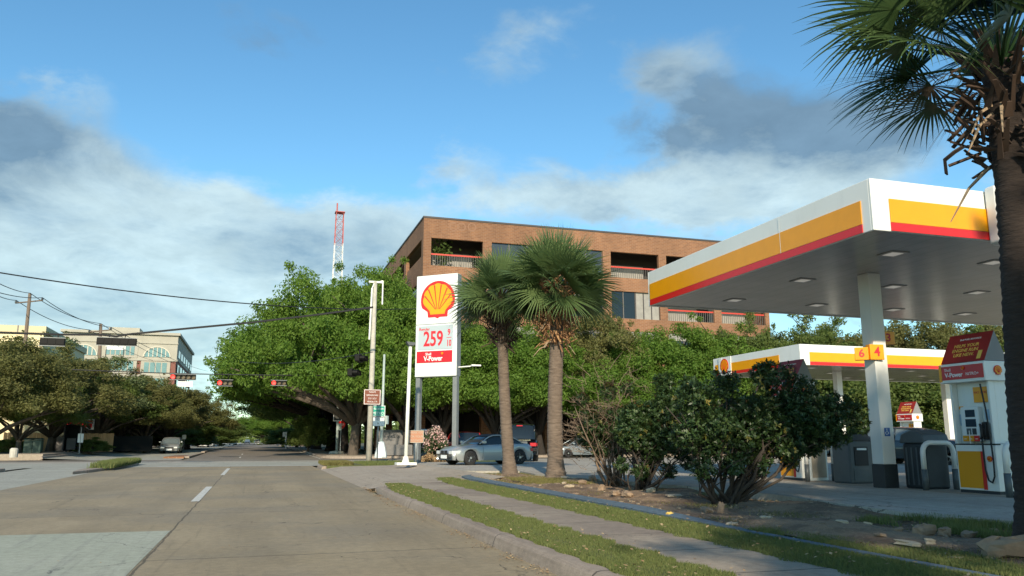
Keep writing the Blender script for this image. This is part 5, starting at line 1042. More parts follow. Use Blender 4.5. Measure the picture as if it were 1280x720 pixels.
# bus shelter, stop post, bins
q = G(86, 565, .3); q = onY(78, 565, 74); t = empty('bus_shelter', (q.x, 74, .3), 0, 'dark bus shelter with pale curved roof and bench on the left sidewalk', 'bus shelter')
W = onY(98, 565, 74).x-q.x; m = MB(); m.box(0, W, 1.3, 1.36, .2, 2.3); m.box(0, .06, 0, 1.3, .2, 2.3); m.build('side_panel', M['darkfence'], t)
m = MB()
for x in (0, W): 
    for y in (0, 1.3): m.box(x-.05, x+.05, y-.05, y+.05, 0, 2.5)
m.build('post', M['black'], t)
m = MB(); Ns = 8; Wr = onY(112, 532, 74).x-q.x
for k in range(Ns):
    x0, x1 = Wr*k/Ns, Wr*(k+1)/Ns; m.add([(x0, -.3, 2.75-.25*(k/Ns)**2), (x1, -.3, 2.75-.25*((k+1)/Ns)**2), (x1, 1.6, 2.75-.25*((k+1)/Ns)**2), (x0, 1.6, 2.75-.25*(k/Ns)**2)], [(0, 1, 2, 3)])
o = m.build('roof', M['midgrey'], t); s_ = o.modifiers.new('s', 'SOLIDIFY'); s_.thickness = .1
MB().box(.2, W-.2, .8, 1.2, .4, .46).build('bench', M['darkgrey'], t); MB().box(.25, W-.25, -.08, -.02, .3, 1.2).build('front_panel', M['darkgrey'], t)
q = onY(99, 565, 72); t = empty('bus_stop_post', (q.x, 72, .3), 0, 'thin post with a small white plate, right of the bus shelter', 'sign'); z = onY(99, 542, 72).z-.3; MB().tube([(0, 0, 0), (0, 0, onY(99, 534, 72).z-.3)], .04, 6).build('post', M['steel'], t); MB().box(-.2, .2, -.03, .0, z-.7, z).build('sign_plate', M['signwhite'], t)
for px, lb in ((35, 'left one of two dark green wheeled bins on the left sidewalk'), (45, 'right one of two dark green wheeled bins on the left sidewalk')):
    q = onY(px, 565, 68); t = empty('wheeled_bin', (q.x-.35, 68, .3), 0, lb, 'bin', 'green wheeled bins'); MB().box(0, .64, 0, .7, .08, 1.05).build('bin_body', M['greenbin'], t, bevel=.04); m = MB(); m.prism(Fr((0, 0, 0), (0, 1, 0), (0, 0, 1)), [(-.03, 1.06), (.74, 1.06), (.74, 1.12), (.4, 1.2), (-.03, 1.12)], -.02, .66); m.build('lid', M['greenbin'], t); MB().tube([(-.01, .6, .1), (.65, .6, .1)], .1, 10).build('wheel', M['black'], t)
q = onY(16.5, 573, 58); t = empty('concrete_bollard', (q.x, 58, .28), 0, 'short pale concrete stub on the left sidewalk beside the nearest timber pole', 'bollard'); MB().lathe((0, 0, 0), [(.24, 0), (.24, .5), (.16, .58)], 12).build('stub', M['concpole'], t)
q = onY(163, 562, 88); o = MB().lathe((0, 0, 0), [(.5, 0), (.55, .3), (.35, .65), (.1, .8)], 9).build('boulder', M['rockpale']); o.location = (q.x, 88, .4); tag(o, 'pale boulder on the left verge before the dark fence', 'rock')
# red and white lattice tower
YT = 330.0; q = onY(413, 551, YT); t = empty('lattice_tower', (q.x, YT, .1), 0, 'tall red and white lattice radio mast rising behind the trees', 'tower'); Ht = onY(424, 266, YT).z
def tw(z): return 2.6-1.1*(z/Ht)
sg = 14; zl = [Ht*i/sg for i in range(sg+1)]
for i in range(sg):
    z0_, z1_ = zl[i], zl[i+1]; a, b = tw(z0_), tw(z1_); m = MB(); cs = [(-1, -1), (1, -1), (1, 1), (-1, 1)]
    for k in range(4):
        c_, d_ = cs[k], cs[(k+1) % 4]; m.tube([(c_[0]*a, c_[1]*a, z0_), (c_[0]*b, c_[1]*b, z1_)], .16, 4)
        for h_ in range(2):
            zA = z0_+(z1_-z0_)*h_/2; zB = z0_+(z1_-z0_)*(h_+1)/2; A_, B_ = tw(zA), tw(zB)
            m.tube([(c_[0]*A_, c_[1]*A_, zA), (d_[0]*B_, d_[1]*B_, zB)], .07, 3); m.tube([(d_[0]*A_, d_[1]*A_, zA), (c_[0]*B_, c_[1]*B_, zB)], .07, 3); m.tube([(c_[0]*A_, c_[1]*A_, zA), (d_[0]*A_, d_[1]*A_, zA)], .07, 3)
    top_i = sg-1-i; m.build('lattice_section', M['towerred'] if (top_i < 2 or 5 <= top_i < 8) else M['towerwhite'], t)
MB().tube([(-1.2, 0, Ht), (-1.2, 0, Ht+4)], .3, 6).build('antenna', M['towerred'], t); MB().box(-2, 2, -2, 2, Ht-.2, Ht+.1).build('platform', M['towerred'], t)
# ================================================================= VEGETATION
def leaf_cloud(cen, rad, n, leaf, r, flat=.8, asp=.5, up=.35, shell=.62):
    k = r.choice(len(cen), n, p=(rad**2)/np.sum(rad**2)); d = r.normal(size=(n, 3)); d /= np.linalg.norm(d, axis=1)[:, None]
    rr = r.uniform(0, 1, n)**shell; P = cen[k]+d*(rad[k]*rr)[:, None]*np.array([1, 1, flat])
    nrm = d*.6+r.normal(size=(n, 3))*.8+np.array([0, 0, up]); nrm /= np.linalg.norm(nrm, axis=1)[:, None]
    t = np.cross(nrm, r.normal(size=(n, 3))); t /= np.linalg.norm(t, axis=1)[:, None]; b = np.cross(nrm, t)
    s_ = (leaf*r.uniform(.6, 1.35, n))[:, None]
    V = np.stack([P-t*s_, P-b*s_*asp, P+t*s_, P+b*s_*asp], 1).reshape(-1, 3)
    tint = np.clip(r.uniform(0, 1, len(cen))[k]*.6+r.uniform(0, 1, n)*.5-.05, 0, 1); return V, tint
def tree_proto(H, R, zb, ncl, nl, leaf, seed, asym=.2, clr=(.13, .24), flat=.75, trunk_r=.3, fork=1.6, limbs=9, hollow=.55):
    r = np.random.default_rng(seed); C_ = []; Rd = []
    lob = [(r.uniform(0, 6.28), r.uniform(.75, 1.12)) for _ in range(7)]
    for i in range(ncl):
        a = r.uniform(0, 2*np.pi); u = r.uniform(0, 1); el_ = np.arcsin(u*1.25-.25) if u*1.25-.25 < 1 else 1.5
        q = (hollow+(1-hollow)*r.uniform(0, 1)**.6); am = 1+asym*math.sin(a*2+seed)+.10*math.sin(a*5+seed*2)
        x, y = R*q*am*math.cos(a)*math.cos(el_), R*q*am*math.sin(a)*math.cos(el_); hz = H-zb
        z = zb+hz*.22+(hz*.74)*q*math.sin(el_)*(1+.12*math.sin(a*3+seed)) if el_ > 0 else zb+hz*.22+hz*.30*math.sin(el_)
        cr = R*r.uniform(*clr)*(1.1-.2*q); C_.append((x, y, z)); Rd.append(cr)
    for i in range(int(ncl*.45)):                        # stray sprays that break the outline
        j = r.integers(0, ncl); c_ = np.array(C_[j]); d = c_-np.array([0, 0, zb+(H-zb)*.35]); d /= (np.linalg.norm(d)+1e-6)
        C_.append(tuple(c_+d*(Rd[j]*r.uniform(.7, 1.25))+r.normal(size=3)*.15)); Rd.append(Rd[j]*r.uniform(.18, .42))
    C_ = np.array(C_); Rd = np.array(Rd); V, tint = leaf_cloud(C_, Rd, nl, leaf, r, flat)
    crown = np_mesh('crown', V, 4, M['leafA'], tint, False)
    m = MB(); rr = random.Random(seed); fk = Vector((rr.uniform(-.2, .2), rr.uniform(-.2, .2), fork))
    m.tube([(0, 0, -.3), (0, 0, .1), fk*.5, fk], [trunk_r*1.5, trunk_r*1.15, trunk_r, trunk_r*.92], 10)
    idx = r.choice(len(C_), limbs, replace=False)
    for j in idx:
        e = Vector(C_[j]); e.z -= .2; mid = fk.lerp(e, .45)+Vector((rr.uniform(-.4, .4), rr.uniform(-.4, .4), (e.z-fk.z)*.18)); m1 = fk.lerp(mid, .5)+Vector((0, 0, .15))
        m.tube([fk-Vector((0, 0, .1)), m1, mid, mid.lerp(e, .55)+Vector((rr.uniform(-.3, .3), rr.uniform(-.3, .3), .1)), e], [trunk_r*.62, trunk_r*.5, trunk_r*.36, trunk_r*.22, trunk_r*.08], 7)
        for q in range(3):
            e2 = Vector(C_[rr.randrange(len(C_))]); 
            if (e2-mid).length < R*.8: m.tube([mid, mid.lerp(e2, .5)+Vector((0, 0, .2)), e2], [trunk_r*.24, trunk_r*.15, trunk_r*.04], 5)
    me = bpy.data.meshes.new('trunk'); me.from_pydata(m.v, [], m.f); me.materials.append(M['bark']); me.polygons.foreach_set('use_smooth', [True]*len(me.polygons)); me.update()
    return {'crown': crown, 'trunk': me, 'H': H, 'R': R, 'mats': {}}
PR = {'wide': tree_proto(13.5, 10, 3.3, 330, 170000, .125, 1, trunk_r=.45, fork=2.3, limbs=13, clr=(.09, .19), hollow=.5),
      'wide2': tree_proto(13, 9.5, 4.6, 290, 140000, .125, 8, trunk_r=.42, fork=2.6, limbs=12, clr=(.09, .18), hollow=.5),
      'street': tree_proto(11, 5.4, 2.9, 150, 84000, .10, 2, clr=(.12, .27)), 'street2': tree_proto(11, 5.6, 3.1, 135, 76000, .10, 5, clr=(.12, .28)),
      'sparse': tree_proto(11, 4.8, 3.0, 110, 36000, .10, 3, clr=(.12, .22), limbs=16), 'bushy': tree_proto(8, 4.2, .2, 110, 30000, .15, 4, clr=(.16, .28), fork=.8, trunk_r=.18)}
def plant(kind, X, Y, z0, H, mt, label, rz=0, R=None, group=None, bark='bark', name='tree', cat='tree'):
    p = PR[kind]; t = empty(name, (X, Y, z0), rz, label, cat, group); s_ = H/p['H']; sr = (R/p['R']) if R else s_; t.scale = (sr, sr, s_)
    if mt not in p['mats']:
        me = p['crown'].copy(); me.materials.clear(); me.materials.append(M[mt]); p['mats'][mt] = me
    if bark not in p['mats']:
        me = p['trunk'].copy(); me.materials.clear(); me.materials.append(M[bark]); p['mats'][bark] = me
    link_mesh('crown', p['mats'][mt], t); link_mesh('trunk', p['mats'][bark], t); return t
def plant_px(kind, px, pyt, Y, z0, mt, label, **k):
    q = onY(px, pyt, Y); return plant(kind, q.x, Y, z0, q.z-z0, mt, label, **k)
g1 = 'live oaks along the right kerb beyond the junction'
OR = ['nearest live oak beyond the junction, thick pale trunk right of the far signal pole', 'second live oak down the right kerb, its crown reaching over the road', 'third live oak down the right kerb', 'fourth live oak down the right kerb, over the white roadside sign', 'fifth live oak down the right kerb, far down the street', 'sixth live oak down the right kerb, very far', 'last tiny live oak down the right kerb']
q = onY(437, 560, 66)
plant('wide', q.x+.4, 67, .2, 14.6, 'leafA', OR[0], rz=3.6, R=8.2, group=g1)
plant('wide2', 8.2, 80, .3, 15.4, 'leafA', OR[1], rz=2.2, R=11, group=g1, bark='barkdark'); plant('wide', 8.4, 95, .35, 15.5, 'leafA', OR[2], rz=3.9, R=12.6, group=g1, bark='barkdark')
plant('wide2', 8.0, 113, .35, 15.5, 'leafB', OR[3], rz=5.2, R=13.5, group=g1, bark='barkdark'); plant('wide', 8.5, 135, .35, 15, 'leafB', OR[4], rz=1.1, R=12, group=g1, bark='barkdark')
plant('wide2', 9.5, 175, .35, 13, 'leafA', OR[5], rz=.3, R=9, group=g1); plant('wide', 10, 235, .35, 14, 'leafA', OR[6], rz=2.7, R=9, group=g1)
plant('bushy', onY(384, 556, 92).x, 90, .3, 4.2, 'leafB', 'rounded dark bush under the oaks right of the white roadside sign', R=2.4, name='bush', cat='bush')
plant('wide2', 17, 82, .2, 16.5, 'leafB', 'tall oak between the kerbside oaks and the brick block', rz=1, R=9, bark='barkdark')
g2 = 'trees in front of the brick office'
for (k, px, pyt, Y, mt, R_, lb) in [('street', 470, 338, 74, 'leafA', 6.0, 'tall tree at the left corner of the brick block, below the lattice mast'), ('street2', 512, 372, 64.5, 'leafA', 5.4, 'bright green tree directly behind the price sign'),
        ('street', 560, 396, 64, 'leafA', 5.6, 'bright green tree between price sign and first palm'), ('street2', 622, 402, 64, 'leafA', 5.6, 'bright green tree right behind the first palm'),
        ('street', 676, 408, 64, 'leafA', 5.2, 'green tree seen between the two palm trunks'), ('street2', 745, 384, 66, 'leafC', 5.6, 'olive brown tree right of the second palm before dark windows'),
        ('street', 786, 424, 62.5, 'leafA', 5.0, 'low bright green tree above the twiggy shrub'), ('street2', 845, 402, 63, 'leafA', 6.2, 'broad bright green tree above the big dark shrub'),
        ('street', 905, 412, 64, 'leafA', 5.4, 'green tree just above the left end of the far canopy'), ('sparse', 928, 392, 62, 'leafB', 3.4, 'thin wispy tree poking above the others before the brick wall end'),
        ('sparse', 990, 393, 68, 'leafD', 6.5, 'pale airy tree filling the gap right of the brick block'), ('street2', 960, 418, 61, 'leafB', 5.4, 'mid green tree behind the left corner of the far canopy'),
        ('street', 1030, 405, 62, 'leafB', 6.0, 'mid green tree behind the far canopy, left of the column'), ('street2', 1090, 402, 60, 'leafC', 6.0, 'olive tree behind the column top'),
        ('street', 1140, 400, 56, 'leafC', 6.0, 'dark olive tree between the column and the red pump topper'), ('street2', 1200, 396, 54, 'leafC', 6.0, 'olive tree behind the red pump topper'), ('street', 1262, 392, 52, 'leafB', 6.0, 'green tree behind the near palm trunk')]:
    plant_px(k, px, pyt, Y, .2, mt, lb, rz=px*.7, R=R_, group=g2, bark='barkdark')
for i, (px, Y, lb) in enumerate([(985, 56, 'leafy hedge tree under the left part of the far canopy'), (1040, 54, 'leafy hedge tree behind the column of the far canopy'), (1090, 52, 'leafy hedge tree left of the distant pump'), (1140, 50, 'leafy hedge tree right of the distant pump'), (1190, 49, 'leafy hedge tree behind the nearest pump'), (1240, 48, 'leafy hedge tree behind the nearest pump hose side')]):
    plant_px('bushy', px, 452, Y, .15, 'leafB', lb, rz=i*1.3, R=4.6, group='tall hedge trees behind the far canopy', bark='barkdark')
g3 = 'trees on the left side of the street'
for (k, px, pyt, Y, mt, R_, lb, z0) in [('street2', 5, 416, 66, 'leafC', 5.4, 'big tree at the left edge with a thick leaning forked trunk', .3), ('street2', 36, 452, 72, 'leafB', 3.8, 'smaller spreading tree between the two wheeled bins and the fence', .3),
        ('sparse', 76, 430, 76, 'leafC', 5.4, 'many limbed tree over the bus shelter', .3), ('sparse', 100, 428, 86, 'leafD', 6.2, 'half bare pale tree in front of the far arched windows', .3), ('sparse', 45, 424, 90, 'leafD', 6.2, 'half bare pale tree behind the nearest timber pole', .3), ('sparse', 128, 458, 84, 'leafB', 5.0, 'tree behind the second timber pole', .3),
        ('sparse', 156, 462, 90, 'leafC', 5.0, 'olive tree between the second timber pole and the oncoming car', .35), ('street2', 178, 470, 96, 'leafB', 4.6, 'green tree below the cream office windows', .35), ('street', 190, 478, 88, 'leafC', 4.4, 'olive tree just left of the oncoming car', .35), ('sparse', 214, 474, 100, 'leafC', 5.2, 'olive tree above the oncoming car', .4),
        ('street2', 240, 486, 116, 'leafC', 5.4, 'olive tree right of the oncoming car', .4), ('street2', 232, 519, 112, 'leafB', 3.6, 'small round tree low on the left verge', .4), ('street', 256, 516, 150, 'leafB', 6, 'far green tree above the parked white cars', .4), ('street2', 278, 524, 180, 'leafB', 6, 'far tree left of the bright gap at the street end', .4),
        ('street', 296, 524, 240, 'leafA', 7, 'far sunlit tree at the left of the street end', .4), ('wide', 336, 518, 260, 'leafA', 13, 'far sunlit tree at the right of the street end', .4)]:
    plant_px(k, px, pyt, Y, z0, mt, lb, rz=px*.37+1, R=R_, group=g3)
for i, (px, w_, Y) in enumerate(((114, 18, 76), (12, 22, 74))):
    q = onY(px, 560, Y); t = plant('bushy', q.x, Y, .28, 1.3, 'leafB', ('low clipped hedge at the foot of the cedar fence right of the shelter', 'low clipped hedge by the big forked tree at the left edge')[i], R=1.6, name='hedge', cat='hedge')
for i, (X, Y, lb) in enumerate([(5.9, -5.2, 'unseen tree added for its shade behind the viewpoint, the one nearer the kerb'), (10.8, -6.5, 'unseen tree added for its shade behind the viewpoint, the one further from the kerb')]):
    plant(('sparse', 'street')[i], X, Y, .2, (10.4, 13.4)[i], 'leafB', lb, rz=i*2.1, R=(4.3, 5.4)[i], group='unseen shade trees behind the viewpoint')  # out of view, added to shade the near palm, bed and pump
for i, (px, Y, lb) in enumerate([(150, 104, 'dark leafy hedge tree behind the dark screened fence, left'), (182, 108, 'dark leafy hedge tree behind the dark screened fence, right'), (222, 125, 'dark leafy hedge tree low behind the oncoming car'), (255, 175, 'dark leafy hedge tree behind the parked white cars'), (372, 150, 'dark leafy hedge tree under the oaks far down the right kerb')]):
    plant_px('bushy', px, 524 if i < 3 else 532, Y, .3, 'leafB', lb, rz=i*1.7, R=5.5, group='hedge trees along the street', bark='barkdark')
# far wood
r = np.random.default_rng(77); n = 1000; cen = np.stack([r.uniform(-520, 620, n), r.uniform(430, 560, n), r.uniform(-2, 9, n)], 1); cen[:, 2] *= r.uniform(.5, 1.35, n); keep = np.abs(cen[:, 0]-0) > 3
V, tint = leaf_cloud(cen[keep], np.full(keep.sum(), 7.5), 90000, 1.3, r, .8); o = np_mesh('far_wood', V, 4, M['leafB'], tint); o['kind'] = 'stuff'; tag(o, 'distant band of green woods closing the view at street level', 'woods')
# ---------------------------------------------------------------- the near shrubs
def shrub(base, label, cen, rad, nl, leaf, seed, stems, mt='shrubleaf', tips=260, stemr=.028, twigs=0, sm='stem', redtop=0, spread=1.0):
    t = empty('shrub', base, 0, label, 'shrub', 'shrubs in the planting bed'); r = np.random.default_rng(seed); rr = random.Random(seed)
    cen = np.array(cen); rad = np.array(rad)
    # rosettes: leaves gathered at twig ends on and inside the crown
    nr = nl//9; k = r.choice(len(cen), nr, p=rad**2/np.sum(rad**2)); d = r.normal(size=(nr, 3)); d /= np.linalg.norm(d, axis=1)[:, None]; P = cen[k]+d*(rad[k]*r.uniform(0, 1, nr)**.32)[:, None]*np.array([1, 1, .88])
    ax = d*.6+np.array([0, 0, .55])+r.normal(size=(nr, 3))*.3; ax /= np.linalg.norm(ax, axis=1)[:, None]
    def rosette(P, ax, m_, leaf, tn):
        n = len(P)*m_; Pk = np.repeat(P, m_, 0); A = np.repeat(ax, m_, 0); t0 = np.cross(A, r.normal(size=(n, 3))); t0 /= np.linalg.norm(t0, axis=1)[:, None]
        L0 = t0*.85+A*r.uniform(.15, .9, n)[:, None]; L0 /= np.linalg.norm(L0, axis=1)[:, None]; W0 = np.cross(L0, A); W0 /= np.linalg.norm(W0, axis=1)[:, None]; s_ = (leaf*r.uniform(.6, 1.25, n))[:, None]
        Pk = Pk-A*r.uniform(0, leaf*1.1, n)[:, None]; mid = Pk+L0*s_*.6+A*s_*.08
        return np.stack([Pk, mid-W0*s_*.23, Pk+L0*s_*1.15-A*s_*.1, mid+W0*s_*.23], 1).reshape(-1, 3), np.clip(np.repeat(tn, m_)+r.uniform(-.2, .25, n), 0, 1)
    tn = r.uniform(0, 1, nr)**3*.9; V, T = rosette(P, ax, 9, leaf, tn); np_mesh('foliage', V, 4, M[mt], T, t)
    if tips:
        nt_ = tips; k = r.choice(len(cen), nt_, p=rad**2/np.sum(rad**2)); d = r.normal(size=(nt_, 3)); d[:, 1] -= .6; d /= np.linalg.norm(d, axis=1)[:, None]; P2 = cen[k]+d*(rad[k]*1.0)[:, None]*np.array([1, 1, .88])
        V, T = rosette(P2, d*.8+np.array([0, 0, .3]), 8, leaf*.9, r.uniform(0, 1, nt_)); np_mesh('young_rosettes', V, 4, M['shrubtip'], T, t)['kind'] = 'stuff'
    if redtop:
        k = r.choice(len(cen), redtop); d = r.normal(size=(redtop, 3)); d[:, 2] = np.abs(d[:, 2])+.8; d /= np.linalg.norm(d, axis=1)[:, None]; P2 = cen[k]+d*(rad[k]*.98)[:, None]; P2 = P2[P2[:, 2] > np.percentile(P2[:, 2], 35)]
        V, T = rosette(P2, np.tile(np.array([0, 0, 1.]), (len(P2), 1)), 8, leaf*.8, r.uniform(0, 1, len(P2))); np_mesh('reddish_tips', V, 4, M['shrubred'], T, t)['kind'] = 'stuff'
    m = MB()
    for i in range(stems):
        c_ = Vector(cen[rr.randrange(len(cen))])+Vector((rr.gauss(0, .18), rr.gauss(0, .18), rr.uniform(-.2, .3))); b0 = Vector((rr.gauss(0, .10)*spread, rr.gauss(0, .08)*spread, -.06)); m1 = b0.lerp(c_, .35)+Vector((c_.x*.12, c_.y*.12, -.02))+Vector((rr.gauss(0, .05), rr.gauss(0, .05), 0)); m2 = b0.lerp(c_, .7)+Vector((rr.gauss(0, .07), rr.gauss(0, .07), .04)); s_ = stemr*rr.uniform(.55, 1.3)
        m.tube([b0, m1, m2, c_], [s_*1.25, s_, s_*.7, s_*.25], 6)
        for q in range(4):
            a = m1.lerp(m2, rr.random()); e = a+Vector((rr.gauss(0, .3), rr.gauss(0, .3), rr.uniform(.1, .5))); m.tube([a, a.lerp(e, .5)+Vector((rr.gauss(0, .03), 0, .03)), e], [s_*.45, s_*.3, s_*.12], 4)
    m.build('stems', M[sm], t, smooth=True)
    if twigs:
        m = MB()
        for i in range(twigs):
            a = Vector(cen[rr.randrange(len(cen))])+Vector((rr.gauss(0, .22), rr.gauss(0, .22), rr.gauss(0, .3))); dv = Vector((a.x*.3+rr.gauss(0, .25), a.y*.3+rr.gauss(0, .2), rr.uniform(-.05, .5))).normalized(); ln = rr.uniform(.25, .6); e = a+dv*ln
            m.tube([a, a+dv*ln*.5+Vector((rr.gauss(0, .03), 0, rr.gauss(0, .03))), e], [.009, .006, .003], 3)
            for q in range(3): b_ = a.lerp(e, rr.uniform(.3, .9)); m.tube([b_, b_+Vector((rr.gauss(0, .12), rr.gauss(0, .1), rr.uniform(0, .18)))], [.005, .002], 3)
        m.build('twigs', M['twig'], t)
    return t
def ell(n, seed, c, r3, cr, low=None):                   # clump centres filling an ellipsoid
    r = np.random.default_rng(seed); out = []; rr = []
    while len(out) < n:
        d = r.uniform(-1, 1, 3)
        if np.linalg.norm(d) < 1 and (low is None or d[2] > low+.35*abs(d[0])*0): out.append((c[0]+d[0]*r3[0], c[1]+d[1]*r3[1], c[2]+d[2]*r3[2])); rr.append(cr*r.uniform(.7, 1.25))
    return out, rr
bR = G(908, 629, .22); 
def rel(px, py, dy=0): q = onY(px, py, bR.y+dy); return q-bR
a, b = rel(862, 560), rel(1080, 470)
C1, R1 = ell(30, 1, ((a.x+b.x)/2-.05, .25, 1.42), (1.22, .75, .50), .40, -.75)
for (px, py, dy, cr) in ((1045, 508, .2, .34), (1065, 515, .3, .28), (1020, 540, .1, .25), (870, 500, 0, .42), (860, 540, 0, .34), (885, 560, -.1, .3), (930, 560, -.15, .3), (960, 470, .1, .35), (905, 480, .2, .35), (1000, 490, .2, .38), (955, 462, .1, .16), (986, 465, .1, .18), (1075, 530, .4, .2), (880, 585, -.1, .24), (915, 582, -.2, .24), (950, 578, -.1, .24), (985, 570, 0, .26), (1015, 556, .1, .24), (900, 530, -.3, .35), (960, 530, -.3, .35), (1000, 520, -.2, .3)):
    q = rel(px, py, dy); C1.append(tuple(q)); R1.append(cr)
shrub(bR, 'big dark green many stemmed shrub in front of the far canopy', C1, R1, 74000, .070, 11, 34, tips=190, redtop=60)
bM = G(806, 612, .22); C2, R2 = ell(22, 2, (.15, .2, 1.25), (.72, .6, .52), .36, -.7)
def relM(px, py, dy=0): q = onY(px, py, bM.y+dy); return q-bM
for (px, py, dy, cr) in ((835, 500, 0, .4), (855, 520, 0, .4), (850, 560, 0, .3), (790, 520, .2, .34), (815, 570, 0, .28), (780, 545, .1, .26), (830, 478, .2, .28), (862, 482, .1, .3), (800, 588, -.1, .22), (835, 588, -.1, .22), (778, 580, 0, .2), (860, 575, 0, .24), (820, 545, -.3, .35)): q = relM(px, py, dy); C2.append(tuple(q)); R2.append(cr)
shrub(bM, 'middle dark green shrub between the twiggy shrub and the big one', C2, R2, 46000, .072, 12, 22, tips=70, redtop=70)
bL = G(770, 606, .22); C3, R3 = ell(14, 3, (-.25, .2, 1.35), (.62, .5, .55), .26, -.8)
def relL(px, py, dy=0): q = onY(px, py, bL.y+dy); return q-bL
for (px, py, dy, cr) in ((735, 520, 0, .24), (728, 500, 0, .2), (745, 545, 0, .2), (760, 490, .1, .25), (785, 485, .1, .22), (755, 565, 0, .2), (745, 530, -.2, .3), (770, 520, -.2, .32), (770, 560, -.1, .26), (730, 540, 0, .22)): q = relL(px, py, dy); C3.append(tuple(q)); R3.append(cr)
shrub(bL, 'sparse twiggy shrub with reddish tips, leftmost of the three', C3, R3, 24000, .058, 13, 26, mt='shrubleaf', tips=10, redtop=420, twigs=330, stemr=.022, sm='twig', spread=1.7)
# flowering bush behind the sign posts
q = onY(547, 577, 40.2); t = empty('oleander_bush', (q.x, 40.6, .17), 0, 'flowering bush with pale pink blossom left of the silver convertible', 'bush'); C4, R4 = ell(16, 4, (0, 0, .95), (.75, .6, .6), .30); r = np.random.default_rng(9)
V, T = leaf_cloud(np.array(C4), np.array(R4), 7000, .07, r, .9, .3); np_mesh('foliage', V, 4, M['flowerleaf'], T, t); V, T = leaf_cloud(np.array(C4)+np.array([0, -.05, .12]), np.array(R4)*1.02, 1300, .045, r, .9, .8, .5, .08); np_mesh('blossom', V, 4, M['petal'], T, t)
m = MB(); rr = random.Random(1)
for k in range(14): e = Vector(C4[k]); m.tube([(rr.gauss(0, .1), rr.gauss(0, .1), 0), e*.5, e], [.02, .015, .006], 4)
m.build('stems', M['stem'], t)
q = onY(560, 580, 37.2); t = empty('ground_cover', (q.x, 38.9, .17), 0, 'low brownish dry shrub below the flowering bush', 'bush'); C5, R5 = ell(9, 5, (-.1, 0, .25), (.9, .4, .2), .22); V, T = leaf_cloud(np.array(C5), np.array(R5), 2400, .05, r, .9, .4); np_mesh('foliage', V, 4, M['litter'], T, t)
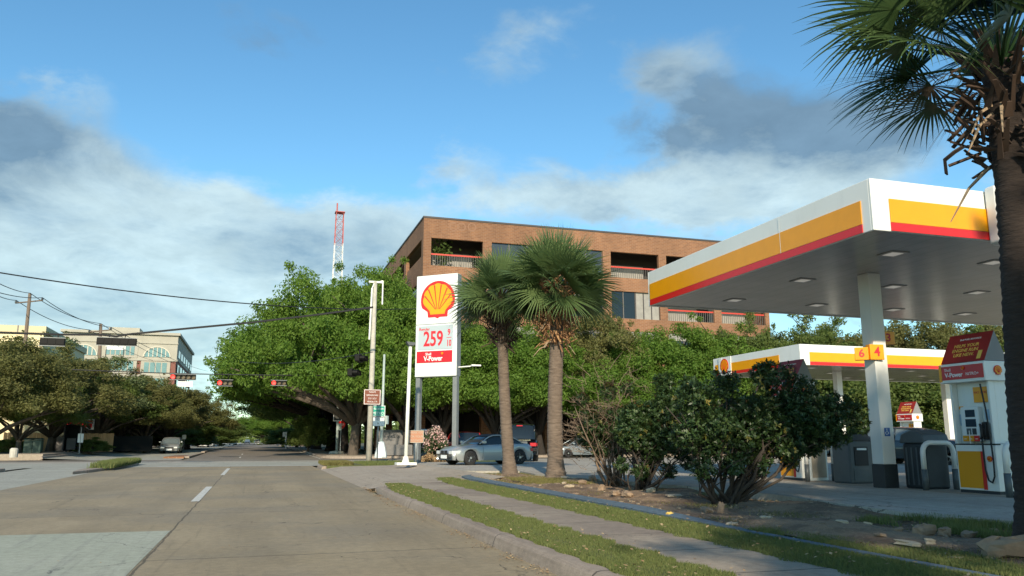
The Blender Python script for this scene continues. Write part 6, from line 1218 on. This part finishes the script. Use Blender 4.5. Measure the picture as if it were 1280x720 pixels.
# ---------------------------------------------------------------- palms
def palm(base, top, r0, r1, label, nleaf, pet, blade, seed, leafm, trunkm, bootm, bootlen, bootr, dead=0, grp='fan palms', elmin=-42, nlf=38, wide=.021, curl=.9, shift=(0, 0)):
    base = Vector(base); top = Vector(top)-base; t = empty('palm_tree', base, 0, label, 'palm tree', grp); rr = random.Random(seed)
    m = MB(); n = 110; pts = []; rad = []
    for i in range(n+1):
        u = i/n; p = top*u+Vector((.03*math.sin(u*5+seed), .02*math.sin(u*7), 0)); rb = r0*(1+.45*max(0, 1-u*9)**1.5)*(1-u)+r1*u; pts.append(p); rad.append(rb*(1+rr.uniform(-.03, .03)+(.035 if i % 2 else -.02)))
    pts[0].z -= .15; m.tube(pts, rad, 18); m.build('trunk', trunkm, t, smooth=True)
    # boots: criss-cross stubs of old leaf bases
    V = []; T = []
    nb_ = int(bootlen*(170 if bootr > .45 else 115))
    for i in range(nb_):
        u = i/nb_; h = top.z-bootlen*(1-u)+.1; a = i*2.39996+rr.uniform(-.25, .25); k = math.sin(min(1, u*1.9+.30)*math.pi/2)
        rad_ = r1*.85+(bootr-r1)*.55*k; o_ = Vector((math.cos(a), math.sin(a), 0)); s_ = Vector((-o_.y, o_.x, 0)); c_ = top*(h/top.z)+o_*rad_; c_.z = h
        L_ = rr.uniform(.14, .40)*min(1.25, bootr/.36); dirv = (o_*rr.uniform(.5, 1.0)+Vector((0, 0, rr.uniform(.35, 1.1)))+s_*rr.uniform(-1.0, 1.0)).normalized()
        if rr.random() < .28: dirv.z *= -1.1
        w0, w1 = rr.uniform(.022, .05), rr.uniform(.005, .026); nn = dirv.cross(s_).normalized()*.012
        A = [c_-s_*w0, c_+s_*w0, c_+dirv*L_+s_*w1, c_+dirv*L_-s_*w1]; tv = rr.random()**1.6
        for off in (nn, -nn): V += [tuple(p+off) for p in A]; T.append(tv)
        for e in range(4): p, q = A[e], A[(e+1) % 4]; V += [tuple(p+nn), tuple(q+nn), tuple(q-nn), tuple(p-nn)]; T.append(tv*.7)
    np_mesh('boots', np.array(V), 4, bootm, T, t)
    if dead:
        m = MB()
        for i in range(dead):
            a = rr.uniform(0, 6.28); h = top.z-rr.uniform(.15, bootlen*.95); o_ = Vector((math.cos(a), math.sin(a), 0)); c_ = top*(h/top.z)+o_*bootr*.5; c_.z = h; L_ = rr.uniform(.35, .75); z_ = rr.uniform(-.9, .15)
            e = c_+o_*L_*.75+Vector((0, 0, L_*z_)); m.tube([c_, c_.lerp(e, .5)+Vector((0, 0, .08)), e], [.022, .016, .006], 4)
        m.build('dead_stalks', M['deadfrond'], t)['kind'] = 'stuff'
    # fronds
    V = []; T = []; P_ = MB(); cen = top+Vector((0, 0, .05))
    for i in range(nleaf):
        u = (i+.5)/nleaf; el_ = RAD(85-(85-elmin)*u**.85)+rr.uniform(-.1, .1); a = i*2.39996+rr.uniform(-.3, .3)
        d = Vector((math.cos(a)*math.cos(el_), math.sin(a)*math.cos(el_), math.sin(el_))); side = Vector((-math.sin(a), math.cos(a), 0)); pl = pet*rr.uniform(.75, 1.15); p0 = cen+Vector((d.x*.1, d.y*.1, -.15*u))
        tip = p0+d*pl+Vector((0, 0, -.18*pl*math.cos(el_))); P_.tube([p0, p0.lerp(tip, .5)+Vector((0, 0, .07*math.cos(el_))), tip], [.022, .015, .010], 5, cap=False)
        dd = (d+Vector((0, 0, -.28*max(0, math.cos(el_))**2))).normalized(); nrm = side.cross(dd).normalized(); tw_ = rr.uniform(-.95, .95); side2 = (side*math.cos(tw_)+nrm*math.sin(tw_)).normalized(); tv0 = rr.random()*.6
        for j in range(nlf):
            f = (j+.5)/nlf*2-1; ang = f*RAD(112); ld = dd*math.cos(ang)+side2*math.sin(ang); nl_ = side2.cross(dd).normalized(); ld = (ld-nl_*.25*abs(f)).normalized()
            ln = blade*(1-.30*abs(f)**2)*rr.uniform(.88, 1.1); wv = ld.cross(nl_).normalized(); dr = curl*rr.uniform(.3, .85)*ln*(1-.75*max(0, math.sin(el_))**1.5); prev = None; lift = nl_*rr.uniform(-.03, .03)
            st = tip+dd*.05*(1-abs(f))
            for s_ in range(6):
                v = s_/5.0; p = st+ld*ln*v+Vector((0, 0, -dr*.55*v**2.4))+lift*v; ww = wide*(.35+1.0*v*2 if v < .45 else 1.25*(1-v)/.55+.04); A_, B_ = p-wv*ww, p+wv*ww
                if prev is not None: V += [tuple(prev[0]), tuple(prev[1]), tuple(B_), tuple(A_)]; T.append(min(1, max(0, tv0+.35*v+rr.uniform(-.1, .2))))
                prev = (A_, B_)
    np_mesh('fronds', np.array(V), 4, leafm, T, t); P_.build('leaf_stalks', leafm, t)
    return t
b1 = G(636.5, 595, .22); t1 = onY(626, 374, b1.y); palm(b1, t1, .195, .15, 'smaller fan palm, left one of the pair beside the silver convertible', 46, .72, 1.12, 21, M['palmleaf'], M['palmtrunk'], M['bootdark'], 1.6, .50, elmin=-20, curl=.75)
b2 = G(695, 598, .22); t2_ = onY(695, 356, b2.y); palm(b2, t2_, .235, .19, 'taller fan palm with orange dead boots, right one of the pair', 58, .74, 1.2, 22, M['palmleaf'], M['palmtrunk'], M['boot'], 2.0, .58, dead=22, elmin=-20, curl=.75)
b3 = G(1308, 690, .22); t3 = onY(1249, 80, b3.y); palm(b3, t3, .205, .18, 'large dark fan palm at the right edge, cropped by the frame', 56, 1.22, 1.08, 23, M['palmdark'], M['palmtrunkshade'], M['bootdark'], 1.3, .40, dead=4, elmin=16, nlf=48, wide=.015, curl=.95)
# curled strip of old boot hanging off the near trunk
p = onY(1192, 190, b3.y-.1); q = onY(1182, 218, b3.y-.1); o = MB(); pm = onY(1180, 200, b3.y-.1); t_ = bpy.data.objects['palm_tree.002']
ww = Vector((.035, .02, 0)); a0 = onY(1203, 183, b3.y-.1); vs = []
for p_ in (a0, p, pm, q): vs += [p_-ww, p_+ww]
o.add(vs, [(0, 1, 3, 2), (2, 3, 5, 4), (4, 5, 7, 6)]); ob = o.build('hanging_boot', M['bootdark'], t_, world=True); md = ob.modifiers.new('s', 'SOLIDIFY'); md.thickness = .015
